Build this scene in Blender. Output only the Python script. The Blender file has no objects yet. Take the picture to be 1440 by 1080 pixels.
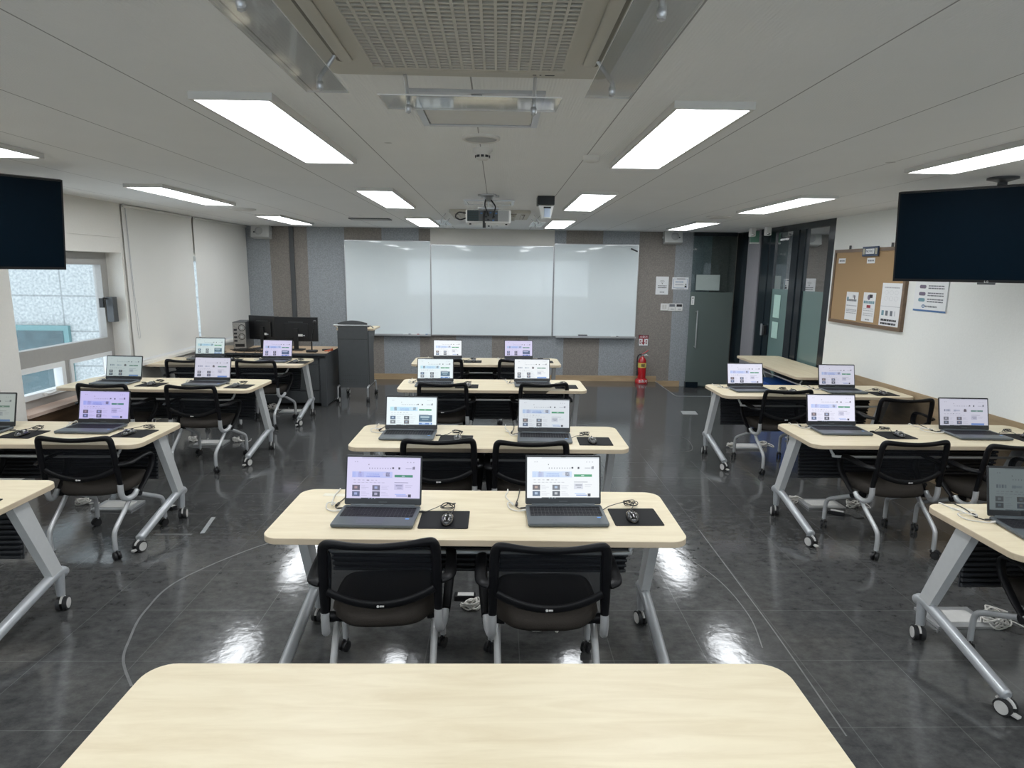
import bpy, bmesh, math, random
from mathutils import Vector, Matrix
random.seed(7)
PI = math.pi
COL = bpy.context.scene.collection

# ------------------------------------------------------------------ materials
def new_mat(name):
    m = bpy.data.materials.new(name); m.use_nodes = True
    nt = m.node_tree
    return m, nt, nt.nodes['Principled BSDF'], nt.nodes, nt.links

def set_in(b, **kw):
    for k, v in kw.items():
        k = k.replace('_', ' ')
        if k in b.inputs:
            b.inputs[k].default_value = v

def M(name, col, rough=0.5, metal=0.0, var=0.06, scale=30.0, bump=0.0, spec=0.5, alpha=1.0, coat=0.0, stretch=(1,1,1), detail=3):
    """noise-varied principled material"""
    m, nt, b, N, L = new_mat(name)
    tc = N.new('ShaderNodeTexCoord'); mp = N.new('ShaderNodeMapping'); mp.inputs['Scale'].default_value = stretch
    no = N.new('ShaderNodeTexNoise'); no.inputs['Scale'].default_value = scale; no.inputs['Detail'].default_value = detail
    L.new(tc.outputs['Object'], mp.inputs['Vector']); L.new(mp.outputs['Vector'], no.inputs['Vector'])
    mx = N.new('ShaderNodeMixRGB'); mx.blend_type = 'MIX'
    c = list(col) + [1]
    mx.inputs[1].default_value = [min(1, x*(1-var*2)) for x in c[:3]] + [1]
    mx.inputs[2].default_value = [min(1, x*(1+var*2)) for x in c[:3]] + [1]
    L.new(no.outputs['Fac'], mx.inputs[0]); L.new(mx.outputs[0], b.inputs['Base Color'])
    set_in(b, Roughness=rough, Metallic=metal, Alpha=alpha)
    b.inputs['Specular IOR Level'].default_value = spec
    if coat: b.inputs['Coat Weight'].default_value = coat
    if bump:
        bp = N.new('ShaderNodeBump'); bp.inputs['Strength'].default_value = bump; bp.inputs['Distance'].default_value = 0.01
        L.new(no.outputs['Fac'], bp.inputs['Height']); L.new(bp.outputs['Normal'], b.inputs['Normal'])
    return m

def E(name, col, s=1.0):
    m, nt, b, N, L = new_mat(name)
    b.inputs['Base Color'].default_value = (0.02, 0.02, 0.02, 1)
    b.inputs['Roughness'].default_value = 0.4
    b.inputs['Emission Color'].default_value = list(col) + [1]
    b.inputs['Emission Strength'].default_value = s
    return m

def math_node(N, L, op, a, b=None):
    n = N.new('ShaderNodeMath'); n.operation = op
    for i, v in enumerate((a, b)):
        if v is None: continue
        if isinstance(v, (int, float)): n.inputs[i].default_value = v
        else: L.new(v, n.inputs[i])
    return n.outputs[0]

def line_mask(N, L, sock, x0, p, w):
    """1 near sock = x0 + k*p"""
    t = math_node(N, L, 'SUBTRACT', sock, x0 - p/2)
    t = math_node(N, L, 'DIVIDE', t, p)
    t = math_node(N, L, 'FRACT', t)
    t = math_node(N, L, 'SUBTRACT', t, 0.5)
    t = math_node(N, L, 'ABSOLUTE', t)
    return math_node(N, L, 'LESS_THAN', t, w/(2*p))

def mat_floor():
    m, nt, b, N, L = new_mat('floor_tile')
    g = N.new('ShaderNodeNewGeometry'); s = N.new('ShaderNodeSeparateXYZ'); L.new(g.outputs['Position'], s.inputs[0])
    n1 = N.new('ShaderNodeTexNoise'); n1.inputs['Scale'].default_value = 13; n1.inputs['Detail'].default_value = 9; n1.inputs['Roughness'].default_value = .72
    n2 = N.new('ShaderNodeTexNoise'); n2.inputs['Scale'].default_value = 1.3; n2.inputs['Detail'].default_value = 4
    mp = N.new('ShaderNodeMapping'); mp.inputs['Scale'].default_value = (1, 1.35, 1)
    L.new(g.outputs['Position'], mp.inputs[0]); L.new(mp.outputs[0], n1.inputs['Vector']); L.new(g.outputs['Position'], n2.inputs['Vector'])
    r = N.new('ShaderNodeValToRGB'); L.new(n1.outputs['Fac'], r.inputs[0])
    r.color_ramp.elements[0].position = .3; r.color_ramp.elements[0].color = (.040, .041, .042, 1)
    r.color_ramp.elements[1].position = .8; r.color_ramp.elements[1].color = (.115, .115, .113, 1)
    v = N.new('ShaderNodeTexVoronoi'); v.inputs['Scale'].default_value = 42
    mp2 = N.new('ShaderNodeMapping'); mp2.inputs['Scale'].default_value = (1, 1.6, 1); mp2.inputs['Rotation'].default_value = (0,0,.6)
    L.new(g.outputs['Position'], mp2.inputs[0]); L.new(mp2.outputs[0], v.inputs['Vector'])
    fl = math_node(N, L, 'LESS_THAN', v.outputs['Distance'], .12)
    fl = math_node(N, L, 'MULTIPLY', fl, .35)
    mxf = N.new('ShaderNodeMixRGB'); L.new(fl, mxf.inputs[0]); L.new(r.outputs[0], mxf.inputs[1]); mxf.inputs[2].default_value = (.11, .11, .11, 1)
    mx2 = N.new('ShaderNodeMixRGB'); mx2.blend_type = 'MULTIPLY'; mx2.inputs[0].default_value = .3
    L.new(mxf.outputs[0], mx2.inputs[1]); L.new(n2.outputs['Fac'], mx2.inputs[2])
    lx = line_mask(N, L, s.outputs[0], .12, .45, .004); ly = line_mask(N, L, s.outputs[1], 3.6, .45, .004)
    ln = math_node(N, L, 'MAXIMUM', lx, ly)
    ln2 = math_node(N, L, 'MULTIPLY', ln, .3)
    mx = N.new('ShaderNodeMixRGB'); L.new(ln2, mx.inputs[0]); L.new(mx2.outputs[0], mx.inputs[1]); mx.inputs[2].default_value = (.20, .20, .20, 1)
    L.new(mx.outputs[0], b.inputs['Base Color'])
    rr = N.new('ShaderNodeMapRange'); L.new(n1.outputs['Fac'], rr.inputs[0]); rr.inputs[3].default_value = .05; rr.inputs[4].default_value = .17
    L.new(rr.outputs[0], b.inputs['Roughness'])
    b.inputs['Specular IOR Level'].default_value = .55
    n3 = N.new('ShaderNodeTexNoise'); n3.inputs['Scale'].default_value = 16; n3.inputs['Detail'].default_value = 5
    L.new(g.outputs['Position'], n3.inputs['Vector'])
    bp = N.new('ShaderNodeBump'); bp.inputs['Strength'].default_value = .1; bp.inputs['Distance'].default_value = .008
    L.new(n3.outputs['Fac'], bp.inputs['Height']); L.new(bp.outputs[0], b.inputs['Normal'])
    return m

def mat_ceiling():
    m, nt, b, N, L = new_mat('ceiling_board')
    g = N.new('ShaderNodeNewGeometry'); s = N.new('ShaderNodeSeparateXYZ'); L.new(g.outputs['Position'], s.inputs[0])
    lx = line_mask(N, L, s.outputs[0], -.1, .6, .006)
    no = N.new('ShaderNodeTexNoise'); no.inputs['Scale'].default_value = 2.2; no.inputs['Detail'].default_value = 3
    L.new(g.outputs['Position'], no.inputs['Vector'])
    r = N.new('ShaderNodeValToRGB'); L.new(no.outputs['Fac'], r.inputs[0])
    r.color_ramp.elements[0].color = (.78, .79, .79, 1); r.color_ramp.elements[1].color = (.84, .85, .85, 1)
    # fine ribs and pitting of the board
    wv = N.new('ShaderNodeTexWave'); wv.wave_type = 'BANDS'; wv.bands_direction = 'X'; wv.inputs['Scale'].default_value = 26; wv.inputs['Distortion'].default_value = 1.2
    wv.inputs['Detail'].default_value = 2
    L.new(g.outputs['Position'], wv.inputs['Vector'])
    nf = N.new('ShaderNodeTexNoise'); nf.inputs['Scale'].default_value = 110; nf.inputs['Detail'].default_value = 2
    L.new(g.outputs['Position'], nf.inputs['Vector'])
    # sparse small stains
    v = N.new('ShaderNodeTexVoronoi'); v.inputs['Scale'].default_value = 1.15
    mp = N.new('ShaderNodeMapping'); mp.inputs['Scale'].default_value = (1, 1.4, 1); L.new(g.outputs['Position'], mp.inputs[0]); L.new(mp.outputs[0], v.inputs['Vector'])
    st = math_node(N, L, 'LESS_THAN', v.outputs['Distance'], .035)
    st = math_node(N, L, 'MULTIPLY', st, .45)
    k = math_node(N, L, 'MAXIMUM', math_node(N, L, 'MULTIPLY', lx, .8), st)
    mx = N.new('ShaderNodeMixRGB'); L.new(k, mx.inputs[0]); L.new(r.outputs[0], mx.inputs[1]); mx.inputs[2].default_value = (.2, .2, .2, 1)
    L.new(mx.outputs[0], b.inputs['Base Color']); b.inputs['Roughness'].default_value = .85
    h = math_node(N, L, 'ADD', math_node(N, L, 'MULTIPLY', wv.outputs['Fac'], .6), nf.outputs['Fac'])
    bp = N.new('ShaderNodeBump'); bp.inputs['Strength'].default_value = .3; bp.inputs['Distance'].default_value = .003
    L.new(h, bp.inputs['Height']); L.new(bp.outputs[0], b.inputs['Normal'])
    return m

def mat_panelwall():
    m, nt, b, N, L = new_mat('felt_wall_panels')
    g = N.new('ShaderNodeNewGeometry'); s = N.new('ShaderNodeSeparateXYZ'); L.new(g.outputs['Position'], s.inputs[0])
    t = math_node(N, L, 'DIVIDE', math_node(N, L, 'SUBTRACT', s.outputs[0], -.09), 1.2)
    t = math_node(N, L, 'FRACT', t)
    t = math_node(N, L, 'LESS_THAN', t, .5)          # 1 -> taupe, 0 -> grey
    mx = N.new('ShaderNodeMixRGB'); L.new(t, mx.inputs[0])
    mx.inputs[1].default_value = (.295, .315, .333, 1); mx.inputs[2].default_value = (.235, .212, .19, 1)
    n = N.new('ShaderNodeTexNoise'); n.inputs['Scale'].default_value = 55; n.inputs['Detail'].default_value = 4; n.inputs['Roughness'].default_value = .65
    L.new(g.outputs['Position'], n.inputs['Vector'])
    r = N.new('ShaderNodeValToRGB'); L.new(n.outputs['Fac'], r.inputs[0])
    r.color_ramp.elements[0].position = .35; r.color_ramp.elements[0].color = (.78, .78, .78, 1)
    r.color_ramp.elements[1].position = .68; r.color_ramp.elements[1].color = (1.16, 1.16, 1.16, 1)
    m2 = N.new('ShaderNodeMixRGB'); m2.blend_type = 'MULTIPLY'; m2.inputs[0].default_value = 1
    L.new(mx.outputs[0], m2.inputs[1]); L.new(r.outputs[0], m2.inputs[2])
    lz = line_mask(N, L, s.outputs[2], .72, 1.1, .006); lx = line_mask(N, L, s.outputs[0], -.09, .6, .005)
    ln = math_node(N, L, 'MULTIPLY', math_node(N, L, 'MAXIMUM', lz, lx), .12)
    m3 = N.new('ShaderNodeMixRGB'); L.new(ln, m3.inputs[0]); L.new(m2.outputs[0], m3.inputs[1]); m3.inputs[2].default_value = (.1, .1, .1, 1)
    L.new(m3.outputs[0], b.inputs['Base Color']); b.inputs['Roughness'].default_value = .9
    return m

def mat_wood(name, c1, c2, scale=4, rough=.42, stretch=(.8, 9, 9), coord='Object'):
    m, nt, b, N, L = new_mat(name)
    tc = N.new('ShaderNodeTexCoord'); mp = N.new('ShaderNodeMapping'); mp.inputs['Scale'].default_value = stretch
    L.new(tc.outputs[coord], mp.inputs[0])
    n = N.new('ShaderNodeTexNoise'); n.inputs['Scale'].default_value = scale; n.inputs['Detail'].default_value = 7; n.inputs['Roughness'].default_value = .62
    n.inputs['Distortion'].default_value = .6
    L.new(mp.outputs[0], n.inputs['Vector'])
    r = N.new('ShaderNodeValToRGB'); L.new(n.outputs['Fac'], r.inputs[0])
    r.color_ramp.elements[0].position = .28; r.color_ramp.elements[0].color = list(c1) + [1]
    r.color_ramp.elements[1].position = .62; r.color_ramp.elements[1].color = list(c2) + [1]
    L.new(r.outputs[0], b.inputs['Base Color']); b.inputs['Roughness'].default_value = rough
    b.inputs['Specular IOR Level'].default_value = .35
    return m

def mat_glass(name, tint=(.9, .95, .95), clear=.8, rough=.02, refl=1.0, diffuse=None):
    """thin pane: see-through mixed with a little tinted body and Fresnel gloss"""
    m = bpy.data.materials.new(name); m.use_nodes = True
    nt = m.node_tree; N = nt.nodes; L = nt.links
    N.remove(N['Principled BSDF']); out = N['Material Output']
    tr = N.new('ShaderNodeBsdfTransparent'); tr.inputs[0].default_value = list(tint) + [1]
    body = N.new('ShaderNodeBsdfDiffuse'); body.inputs[0].default_value = list(diffuse or tint) + [1]
    gl = N.new('ShaderNodeBsdfGlossy'); gl.inputs['Roughness'].default_value = rough
    m1 = N.new('ShaderNodeMixShader'); m1.inputs[0].default_value = clear
    L.new(body.outputs[0], m1.inputs[1]); L.new(tr.outputs[0], m1.inputs[2])
    fr = N.new('ShaderNodeFresnel'); fr.inputs[0].default_value = 1.5
    k = math_node(N, L, 'MULTIPLY', fr.outputs[0], refl)
    no = N.new('ShaderNodeTexNoise'); no.inputs['Scale'].default_value = 3
    k2 = math_node(N, L, 'MULTIPLY', k, math_node(N, L, 'ADD', math_node(N, L, 'MULTIPLY', no.outputs['Fac'], .2), .9))
    m2 = N.new('ShaderNodeMixShader'); L.new(k2, m2.inputs[0]); L.new(m1.outputs[0], m2.inputs[1]); L.new(gl.outputs[0], m2.inputs[2])
    L.new(m2.outputs[0], out.inputs[0])
    return m

def mat_stone():
    m, nt, b, N, L = new_mat('stone_facade_tiles')
    g = N.new('ShaderNodeNewGeometry'); s = N.new('ShaderNodeSeparateXYZ'); L.new(g.outputs['Position'], s.inputs[0])
    lx = line_mask(N, L, s.outputs[0], -8.15, 1.55, .03); lz = line_mask(N, L, s.outputs[2], 1.25, .66, .03)
    ln = math_node(N, L, 'MULTIPLY', math_node(N, L, 'MAXIMUM', lx, lz), .6)
    n = N.new('ShaderNodeTexNoise'); n.inputs['Scale'].default_value = 22; n.inputs['Detail'].default_value = 7; L.new(g.outputs['Position'], n.inputs['Vector'])
    r = N.new('ShaderNodeValToRGB'); L.new(n.outputs['Fac'], r.inputs[0])
    r.color_ramp.elements[0].position = .3; r.color_ramp.elements[0].color = (.22, .24, .24, 1); r.color_ramp.elements[1].position = .7; r.color_ramp.elements[1].color = (.42, .44, .435, 1)
    mx = N.new('ShaderNodeMixRGB'); L.new(ln, mx.inputs[0]); L.new(r.outputs[0], mx.inputs[1]); mx.inputs[2].default_value = (.12, .13, .13, 1)
    L.new(mx.outputs[0], b.inputs['Base Color']); b.inputs['Roughness'].default_value = .8
    return m

floor_m = mat_floor(); ceil_m = mat_ceiling(); panel_m = mat_panelwall(); stone_m = mat_stone()
top_m = mat_wood('maple_laminate', (.66, .555, .37), (.76, .665, .475), scale=3.2, stretch=(.9, 7, 7))
edge_m = mat_wood('maple_edge_band', (.52, .42, .29), (.60, .49, .35), scale=3, stretch=(1, 4, 4))
oak_m = mat_wood('tan_wood_trim', (.30, .21, .12), (.42, .31, .19), scale=3, stretch=(6, .8, 6), rough=.5)
base_m = mat_wood('tan_wood_baseboard', (.34, .235, .13), (.45, .32, .19), scale=3, stretch=(.8, 6, 6), rough=.5)
brown_m = mat_wood('brown_wood_panel', (.07, .04, .022), (.13, .075, .04), scale=3, stretch=(6, .8, 6), rough=.5)
sill_m = mat_wood('pink_wood_sill', (.55, .40, .32), (.68, .52, .43), scale=3, stretch=(6, .8, 6))
desk_m = mat_wood('honey_desk_top', (.38, .26, .16), (.52, .38, .25), scale=3)
cream_m = M('cream_wall_paint', (.76, .735, .68), .75, var=.02, scale=60, bump=.06)
white_wall_m = M('white_wallpaper', (.83, .84, .81), .75, var=.02, scale=60, bump=.08)
blind_m = M('roller_blind_fabric', (.74, .73, .69), .85, var=.02, scale=140, bump=.08)
upvc_m = M('grey_beige_window_frame', (.33, .32, .30), .4, var=.03)
upvc_w_m = M('white_window_sash', (.74, .75, .75), .35, var=.02)
black_m = M('black_plastic', (.008, .008, .009), .42, var=.08, spec=.35)
chair_m = M('black_chair_plastic', (.004, .004, .005), .45, var=.1, spec=.2)
rubber_m = M('black_rubber', (.012, .012, .013), .6)
seat_m = M('charcoal_seat_fabric', (.034, .029, .025), .8, var=.15, scale=300, bump=.2, spec=.15)
silver_m = M('silver_painted_steel', (.62, .63, .63), .33, metal=.2, var=.03)
foot_m = M('grey_painted_steel_foot', (.47, .49, .51), .3, metal=.4, var=.03)
chairsilver_m = M('satin_silver_tube', (.52, .53, .54), .32, metal=.35, var=.03)
disc_m = M('light_grey_caster_disc', (.58, .57, .55), .4)
dark_m = M('ribbed_black_plastic', (.026, .028, .032), .45, spec=.4)
dgrey_m = M('dark_grey_metal', (.052, .056, .060), .45, var=.06)
lect_m = M('graphite_metal_panel', (.062, .067, .070), .45, var=.06)
laptop_m = M('grey_laptop_aluminium', (.080, .094, .104), .42, metal=.2, var=.03)
lid_m = M('dark_laptop_bezel', (.010, .011, .013), .35)
key_m = M('black_laptop_keys', (.006, .006, .009), .55, spec=.25)
pad_m = M('laptop_touchpad', (.075, .085, .10), .35, metal=.2)
mousepad_m = M('black_mouse_mat', (.008, .008, .009), .75, var=.1, scale=400, spec=.2)
mouse_m = M('glossy_black_mouse', (.006, .006, .007), .08, spec=.7, coat=.6)
cable_b = M('black_cable', (.010, .010, .010), .5)
cable_w = M('white_cable', (.62, .60, .56), .5)
board_m = M('whiteboard_enamel', (.76, .83, .85), .03, var=.01, scale=3, spec=.5)
alu_m = M('aluminium_trim', (.50, .51, .52), .35, metal=.7, var=.03)
screenhouse_m = M('cream_column_panel', (.60, .58, .53), .7, var=.02)
tv_m = M('black_tv_screen', (.002, .006, .011), .3, spec=.06)
tvb_m = M('black_tv_bezel', (.004, .004, .005), .35)
ac_m = M('warm_white_ac_plastic', (.50, .48, .42), .5, var=.02, scale=8)
acdark_m = M('ac_grille_recess', (.15, .135, .105), .7)
ceilw_m = M('white_ceiling_plastic', (.62, .61, .58), .5, var=.02)
white_m = M('white_plastic', (.78, .78, .76), .4, var=.02)
spk_m = M('grey_white_speaker_plastic', (.52, .53, .52), .5, var=.03)
spkg_m = M('speaker_grille_grey', (.40, .41, .41), .6, var=.1, scale=200)
paper_m = M('white_paper', (.80, .81, .82), .7, var=.01)
cork_m = M('cork', (.38, .245, .125), .85, var=.2, scale=160, bump=.15)
corkf_m = mat_wood('brown_cork_board_frame', (.13, .085, .055), (.19, .125, .08), scale=3, stretch=(6, 1, 6))
navy_m = M('navy_sign', (.03, .055, .11), .5)
red_m = M('red_enamel', (.42, .008, .012), .22, coat=.4, var=.03)
redsign_m = M('dark_red_sign', (.28, .02, .03), .5)
yellow_m = M('yellow_label', (.72, .56, .12), .5)
yellowed_m = M('ink_grey', (.14, .15, .17), .6)
ink_m = M('ink_black', (.015, .015, .02), .6)
inkg_m = M('ink_soft_grey', (.42, .43, .46), .6)
inkb_m = M('ink_blue', (.06, .16, .36), .6)
paleb_m = M('pale_blue_print', (.52, .62, .78), .6)
inkt_m = M('ink_teal', (.16, .30, .36), .6)
inkp_m = M('ink_plum', (.16, .13, .19), .6)
green_m = M('green_exit_lens', (.10, .24, .17), .3)
mark_m = M('pale_floor_tape', (.30, .31, .31), .5, var=.1)
scuff_m = M('grey_floor_scuff', (.11, .11, .11), .4, var=.3, scale=20)
conc_m = M('grey_plaster_column', (.235, .23, .25), .8, var=.04)
frame_m = M('near_black_metal_frame', (.006, .011, .016), .2, var=.05)
blue_m = M('blue_plastic_bin', (.01, .09, .42), .4)
orange_m = M('orange_cable', (.5, .09, .03), .5)
psu_m = M('bare_steel_case', (.35, .34, .32), .4, metal=.5, var=.2, scale=60)
winglass_m = mat_glass('window_glass', (.93, .97, .98), .97, .01, .8)
doorglass_m = mat_glass('door_glass_tinted', (.50, .58, .58), .92, .02, .8, (.06, .09, .09))
frost_m = mat_glass('frosted_film', (.62, .68, .66), .50, .25, .3, (.20, .245, .23))
frost2_m = mat_glass('teal_frosted_film', (.3, .45, .42), .12, .2, .22, (.145, .235, .225))
acryl_m = mat_glass('clear_acrylic', (.93, .94, .94), .93, .05, .45, (.7, .7, .7))
acryledge_m = M('acrylic_pale_edge', (.75, .75, .73), .3)  # pale opaque rim around the clear panel
mesh_m = M('black_chair_mesh', (.006, .007, .009), .7, var=.2, scale=500, alpha=.72, spec=.15)
teal_m = M('teal_window_frame', (.09, .19, .195), .4)
extglass_m = M('outdoor_dark_glass', (.035, .07, .08), .08, var=.3, scale=4)
lamp_m = E('panel_light_diffuser', (.93, .97, 1.0), 13)
mirrorm = M('chrome', (.6, .6, .6), .12, metal=1)

# ------------------------------------------------------------------ mesh builder
class MB:
    def __init__(s): s.v = []; s.f = []; s.m = []; s.sm = []; s.mats = []
    def mi(s, mat):
        if mat not in s.mats: s.mats.append(mat)
        return s.mats.index(mat)
    def add(s, vs, fs, mat, smooth=False, X=None):
        o = len(s.v)
        for p in vs:
            p = Vector(p)
            s.v.append(X @ p if X is not None else p)
        i = s.mi(mat)
        for f in fs:
            s.f.append([o + k for k in f]); s.m.append(i); s.sm.append(smooth)
        return s
    def box(s, x0, x1, y0, y1, z0, z1, mat, bev=0, X=None):
        if bev:
            bm = bmesh.new(); bmesh.ops.create_cube(bm, size=1)
            for v in bm.verts: v.co = Vector(((x0+x1)/2 + v.co.x*(x1-x0), (y0+y1)/2 + v.co.y*(y1-y0), (z0+z1)/2 + v.co.z*(z1-z0)))
            bmesh.ops.bevel(bm, geom=bm.edges[:], offset=bev, segments=2, profile=.6, affect='EDGES')
            bm.verts.index_update()
            s.add([v.co.copy() for v in bm.verts], [[v.index for v in f.verts] for f in bm.faces], mat, False, X); bm.free()
            return s
        vs = [(x, y, z) for z in (z0, z1) for y in (y0, y1) for x in (x0, x1)]
        s.add(vs, [(0,2,3,1), (4,5,7,6), (0,1,5,4), (2,6,7,3), (0,4,6,2), (1,3,7,5)], mat, False, X)
        return s
    def quad(s, pts, mat, X=None): return s.add(pts, [list(range(len(pts)))], mat, False, X)
    def tube(s, pts, r, mat, seg=10, caps=True, flat=1.0, up=None, X=None, closed=False):
        """sweep; r number or list; flat = ratio of the second section axis"""
        P = [Vector(p) for p in pts]; n = len(P); R = r if isinstance(r, (list, tuple)) else [r]*n
        vs = []; fs = []; prev = None
        for i, p in enumerate(P):
            if closed: t = P[(i+1) % n] - P[i-1]
            else: t = (P[min(i+1, n-1)] - P[max(i-1, 0)])
            if t.length < 1e-9: t = Vector((0, 0, 1))
            t.normalize()
            if prev is None:
                a = Vector(up) if up else (Vector((0, 0, 1)) if abs(t.z) < .9 else Vector((1, 0, 0)))
            else: a = prev
            a = (a - t*a.dot(t))
            if a.length < 1e-6: a = Vector((1, 0, 0)) - t*t.x
            a.normalize(); prev = a; b = t.cross(a)
            for k in range(seg):
                w = 2*PI*k/seg
                vs.append(p + a*(math.cos(w)*R[i]) + b*(math.sin(w)*R[i]*flat))
        last = n if closed else n-1
        for i in range(last):
            j = (i+1) % n
            for k in range(seg):
                k2 = (k+1) % seg
                fs.append((i*seg+k, i*seg+k2, j*seg+k2, j*seg+k))
        s.add(vs, fs, mat, True, X)
        if caps and not closed:
            s.add([vs[k] for k in range(seg)], [list(range(seg))[::-1]], mat, False, X)
            s.add([vs[(n-1)*seg+k] for k in range(seg)], [list(range(seg))], mat, False, X)
        return s
    def cyl(s, p0, p1, r0, mat, r1=None, seg=20, X=None): return s.tube([p0, p1], [r0, r0 if r1 is None else r1], mat, seg, True, X=X)
    def lathe(s, prof, mat, c=(0,0,0), seg=24, X=None, cap=True):
        vs = []; fs = []
        for (r, z) in prof:
            for k in range(seg):
                w = 2*PI*k/seg; vs.append((c[0]+r*math.cos(w), c[1]+r*math.sin(w), c[2]+z))
        for i in range(len(prof)-1):
            for k in range(seg):
                k2 = (k+1) % seg; fs.append((i*seg+k, i*seg+k2, (i+1)*seg+k2, (i+1)*seg+k))
        s.add(vs, fs, mat, True, X)
        if cap:
            n = len(prof)
            s.add(vs[:seg], [list(range(seg))[::-1]], mat, False, X); s.add(vs[(n-1)*seg:], [list(range(seg))], mat, False, X)
        return s
    def prism(s, out, z0, z1, mat, ch=0, side=None, X=None):
        """outline (ccw list of xy) extruded, small chamfer ch"""
        n = len(out); c = Vector((sum(p[0] for p in out)/n, sum(p[1] for p in out)/n))
        def ins(d):
            r = []
            for i in range(n):
                a = Vector(out[i-1]); b = Vector(out[i]); e = Vector(out[(i+1) % n])
                t = (e-a); t.normalize(); r.append((b.x - t.y*d, b.y + t.x*d))
            return r
        rings = [(ins(ch), z0), (out, z0+ch), (out, z1-ch), (ins(ch), z1)] if ch else [(out, z0), (out, z1)]
        vs = [(p[0], p[1], z) for o, z in rings for p in o]; fs = []
        for i in range(len(rings)-1):
            for k in range(n):
                k2 = (k+1) % n; fs.append((i*n+k, i*n+k2, (i+1)*n+k2, (i+1)*n+k))
        s.add(vs, fs, side or mat, False, X)
        s.add(vs[:n], [list(range(n))[::-1]], mat, False, X); s.add(vs[-n:], [list(range(n))], mat, False, X)
        return s
    def build(s, name, parent=None, loc=None, rz=0):
        me = bpy.data.meshes.new(name)
        me.from_pydata([tuple(v) for v in s.v], [], s.f)
        for m in s.mats: me.materials.append(m)
        for i, p in enumerate(me.polygons): p.material_index = s.m[i]; p.use_smooth = s.sm[i]
        me.update()
        o = bpy.data.objects.new(name, me); COL.objects.link(o)
        if parent: o.parent = parent
        if loc is not None: o.location = loc
        if rz: o.rotation_euler = (0, 0, rz)
        return o

def rrect(x0, x1, y0, y1, r, n=6):
    out = []
    for cx, cy, a in ((x1-r, y1-r, 0), (x0+r, y1-r, 90), (x0+r, y0+r, 180), (x1-r, y0+r, 270)):
        for k in range(n+1):
            w = math.radians(a + 90*k/n); out.append((cx + r*math.cos(w), cy + r*math.sin(w)))
    return out

def smooth_path(pts, n=6):
    P = [Vector(p) for p in pts]; out = []
    for i in range(len(P)-1):
        p0 = P[max(i-1, 0)]; p1 = P[i]; p2 = P[i+1]; p3 = P[min(i+2, len(P)-1)]
        for k in range(n):
            t = k/n
            out.append(.5*((2*p1) + (-p0+p2)*t + (2*p0-5*p1+4*p2-p3)*t*t + (-p0+3*p1-3*p2+p3)*t*t*t))
    out.append(P[-1]); return out

def tag(o, label=None, cat=None, group=None, kind=None):
    if label: o['label'] = label
    if cat: o['category'] = cat
    if group: o['group'] = group
    if kind: o['kind'] = kind
    return o
def empty(name, loc=(0,0,0), rz=0, label=None, cat=None, group=None):
    o = bpy.data.objects.new(name, None); COL.objects.link(o); o.location = loc; o.rotation_euler = (0, 0, rz); o.empty_display_size = .1
    return tag(o, label, cat, group)
def copy_tree(o, parent=None):
    c = o.copy(); COL.objects.link(c); c.parent = parent
    for ch in list(o.children): copy_tree(ch, c)
    return c
def struct(mb, name): return tag(mb.build(name), kind='structure')
def place(o, loc, rz=0): o.location = loc; o.rotation_euler = (0, 0, rz); return o

def text_mesh(mb, body, size, mat, X, extrude=0.0006):
    """lettering as mesh in the local xy plane of X, centred"""
    cu = bpy.data.curves.new('lettering', 'FONT'); cu.body = body; cu.size = size; cu.align_x = 'CENTER'; cu.align_y = 'CENTER'; cu.extrude = extrude
    cu.resolution_u = 3
    o = bpy.data.objects.new('lettering', cu); COL.objects.link(o)
    bpy.context.view_layer.update()
    dg = bpy.context.evaluated_depsgraph_get(); me = o.evaluated_get(dg).to_mesh()
    mb.add([v.co.copy() for v in me.vertices], [list(p.vertices) for p in me.polygons], mat, False, X)
    o.evaluated_get(dg).to_mesh_clear(); bpy.data.objects.remove(o); bpy.data.curves.remove(cu)

# wall frames: local x = right on the wall, local y = up, local z = out of the wall
def frame_at(origin, right, out):
    r = Vector(right).normalized(); n = Vector(out).normalized(); u = n.cross(r)
    mt = Matrix.Identity(4)
    for i in range(3): mt[i][0] = r[i]; mt[i][1] = u[i]; mt[i][2] = n[i]; mt[i][3] = origin[i]
    return mt

# ------------------------------------------------------------------ room constants
XL, XR, YB, YN, ZC = -4.08, 3.93, 10.45, -2.4, 2.48
# floor with a sunk entrance by the glass door
f = MB()
f.quad([(XL-.3, YN, 0), (XR+.1, YN, 0), (XR+.1, 9.2, 0), (XL-.3, 9.2, 0)], floor_m)
f.quad([(XL-.3, 9.2, 0), (2.7, 9.2, 0), (2.7, YB+.1, 0), (XL-.3, YB+.1, 0)], floor_m)
f.quad([(2.7, 9.2, -.08), (XR+.1, 9.2, -.08), (XR+.1, YB+.1, -.08), (2.7, YB+.1, -.08)], floor_m)
f.quad([(2.7, 9.2, -.08), (2.7, 9.2, 0), (XR+.1, 9.2, 0), (XR+.1, 9.2, -.08)], floor_m)
f.quad([(2.7, 9.2, -.08), (2.7, YB+.1, -.08), (2.7, YB+.1, 0), (2.7, 9.2, 0)], floor_m)
fl = struct(f, 'floor')
t = MB(); t.box(2.685, 2.70, 9.19, YB, -.002, .004, alu_m); t.box(2.685, XR, 9.185, 9.20, -.002, .004, alu_m); struct(t, 'trim_1')
for (a, b) in (((2.44, 7.96), (2.67, 8.17)),):
    MB().quad([(2.44, 7.97, .0015), (2.64, 7.96, .0015), (2.67, 8.17, .0015), (2.47, 8.17, .0015)], mark_m).build('floor_tape_mark', fl)
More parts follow.
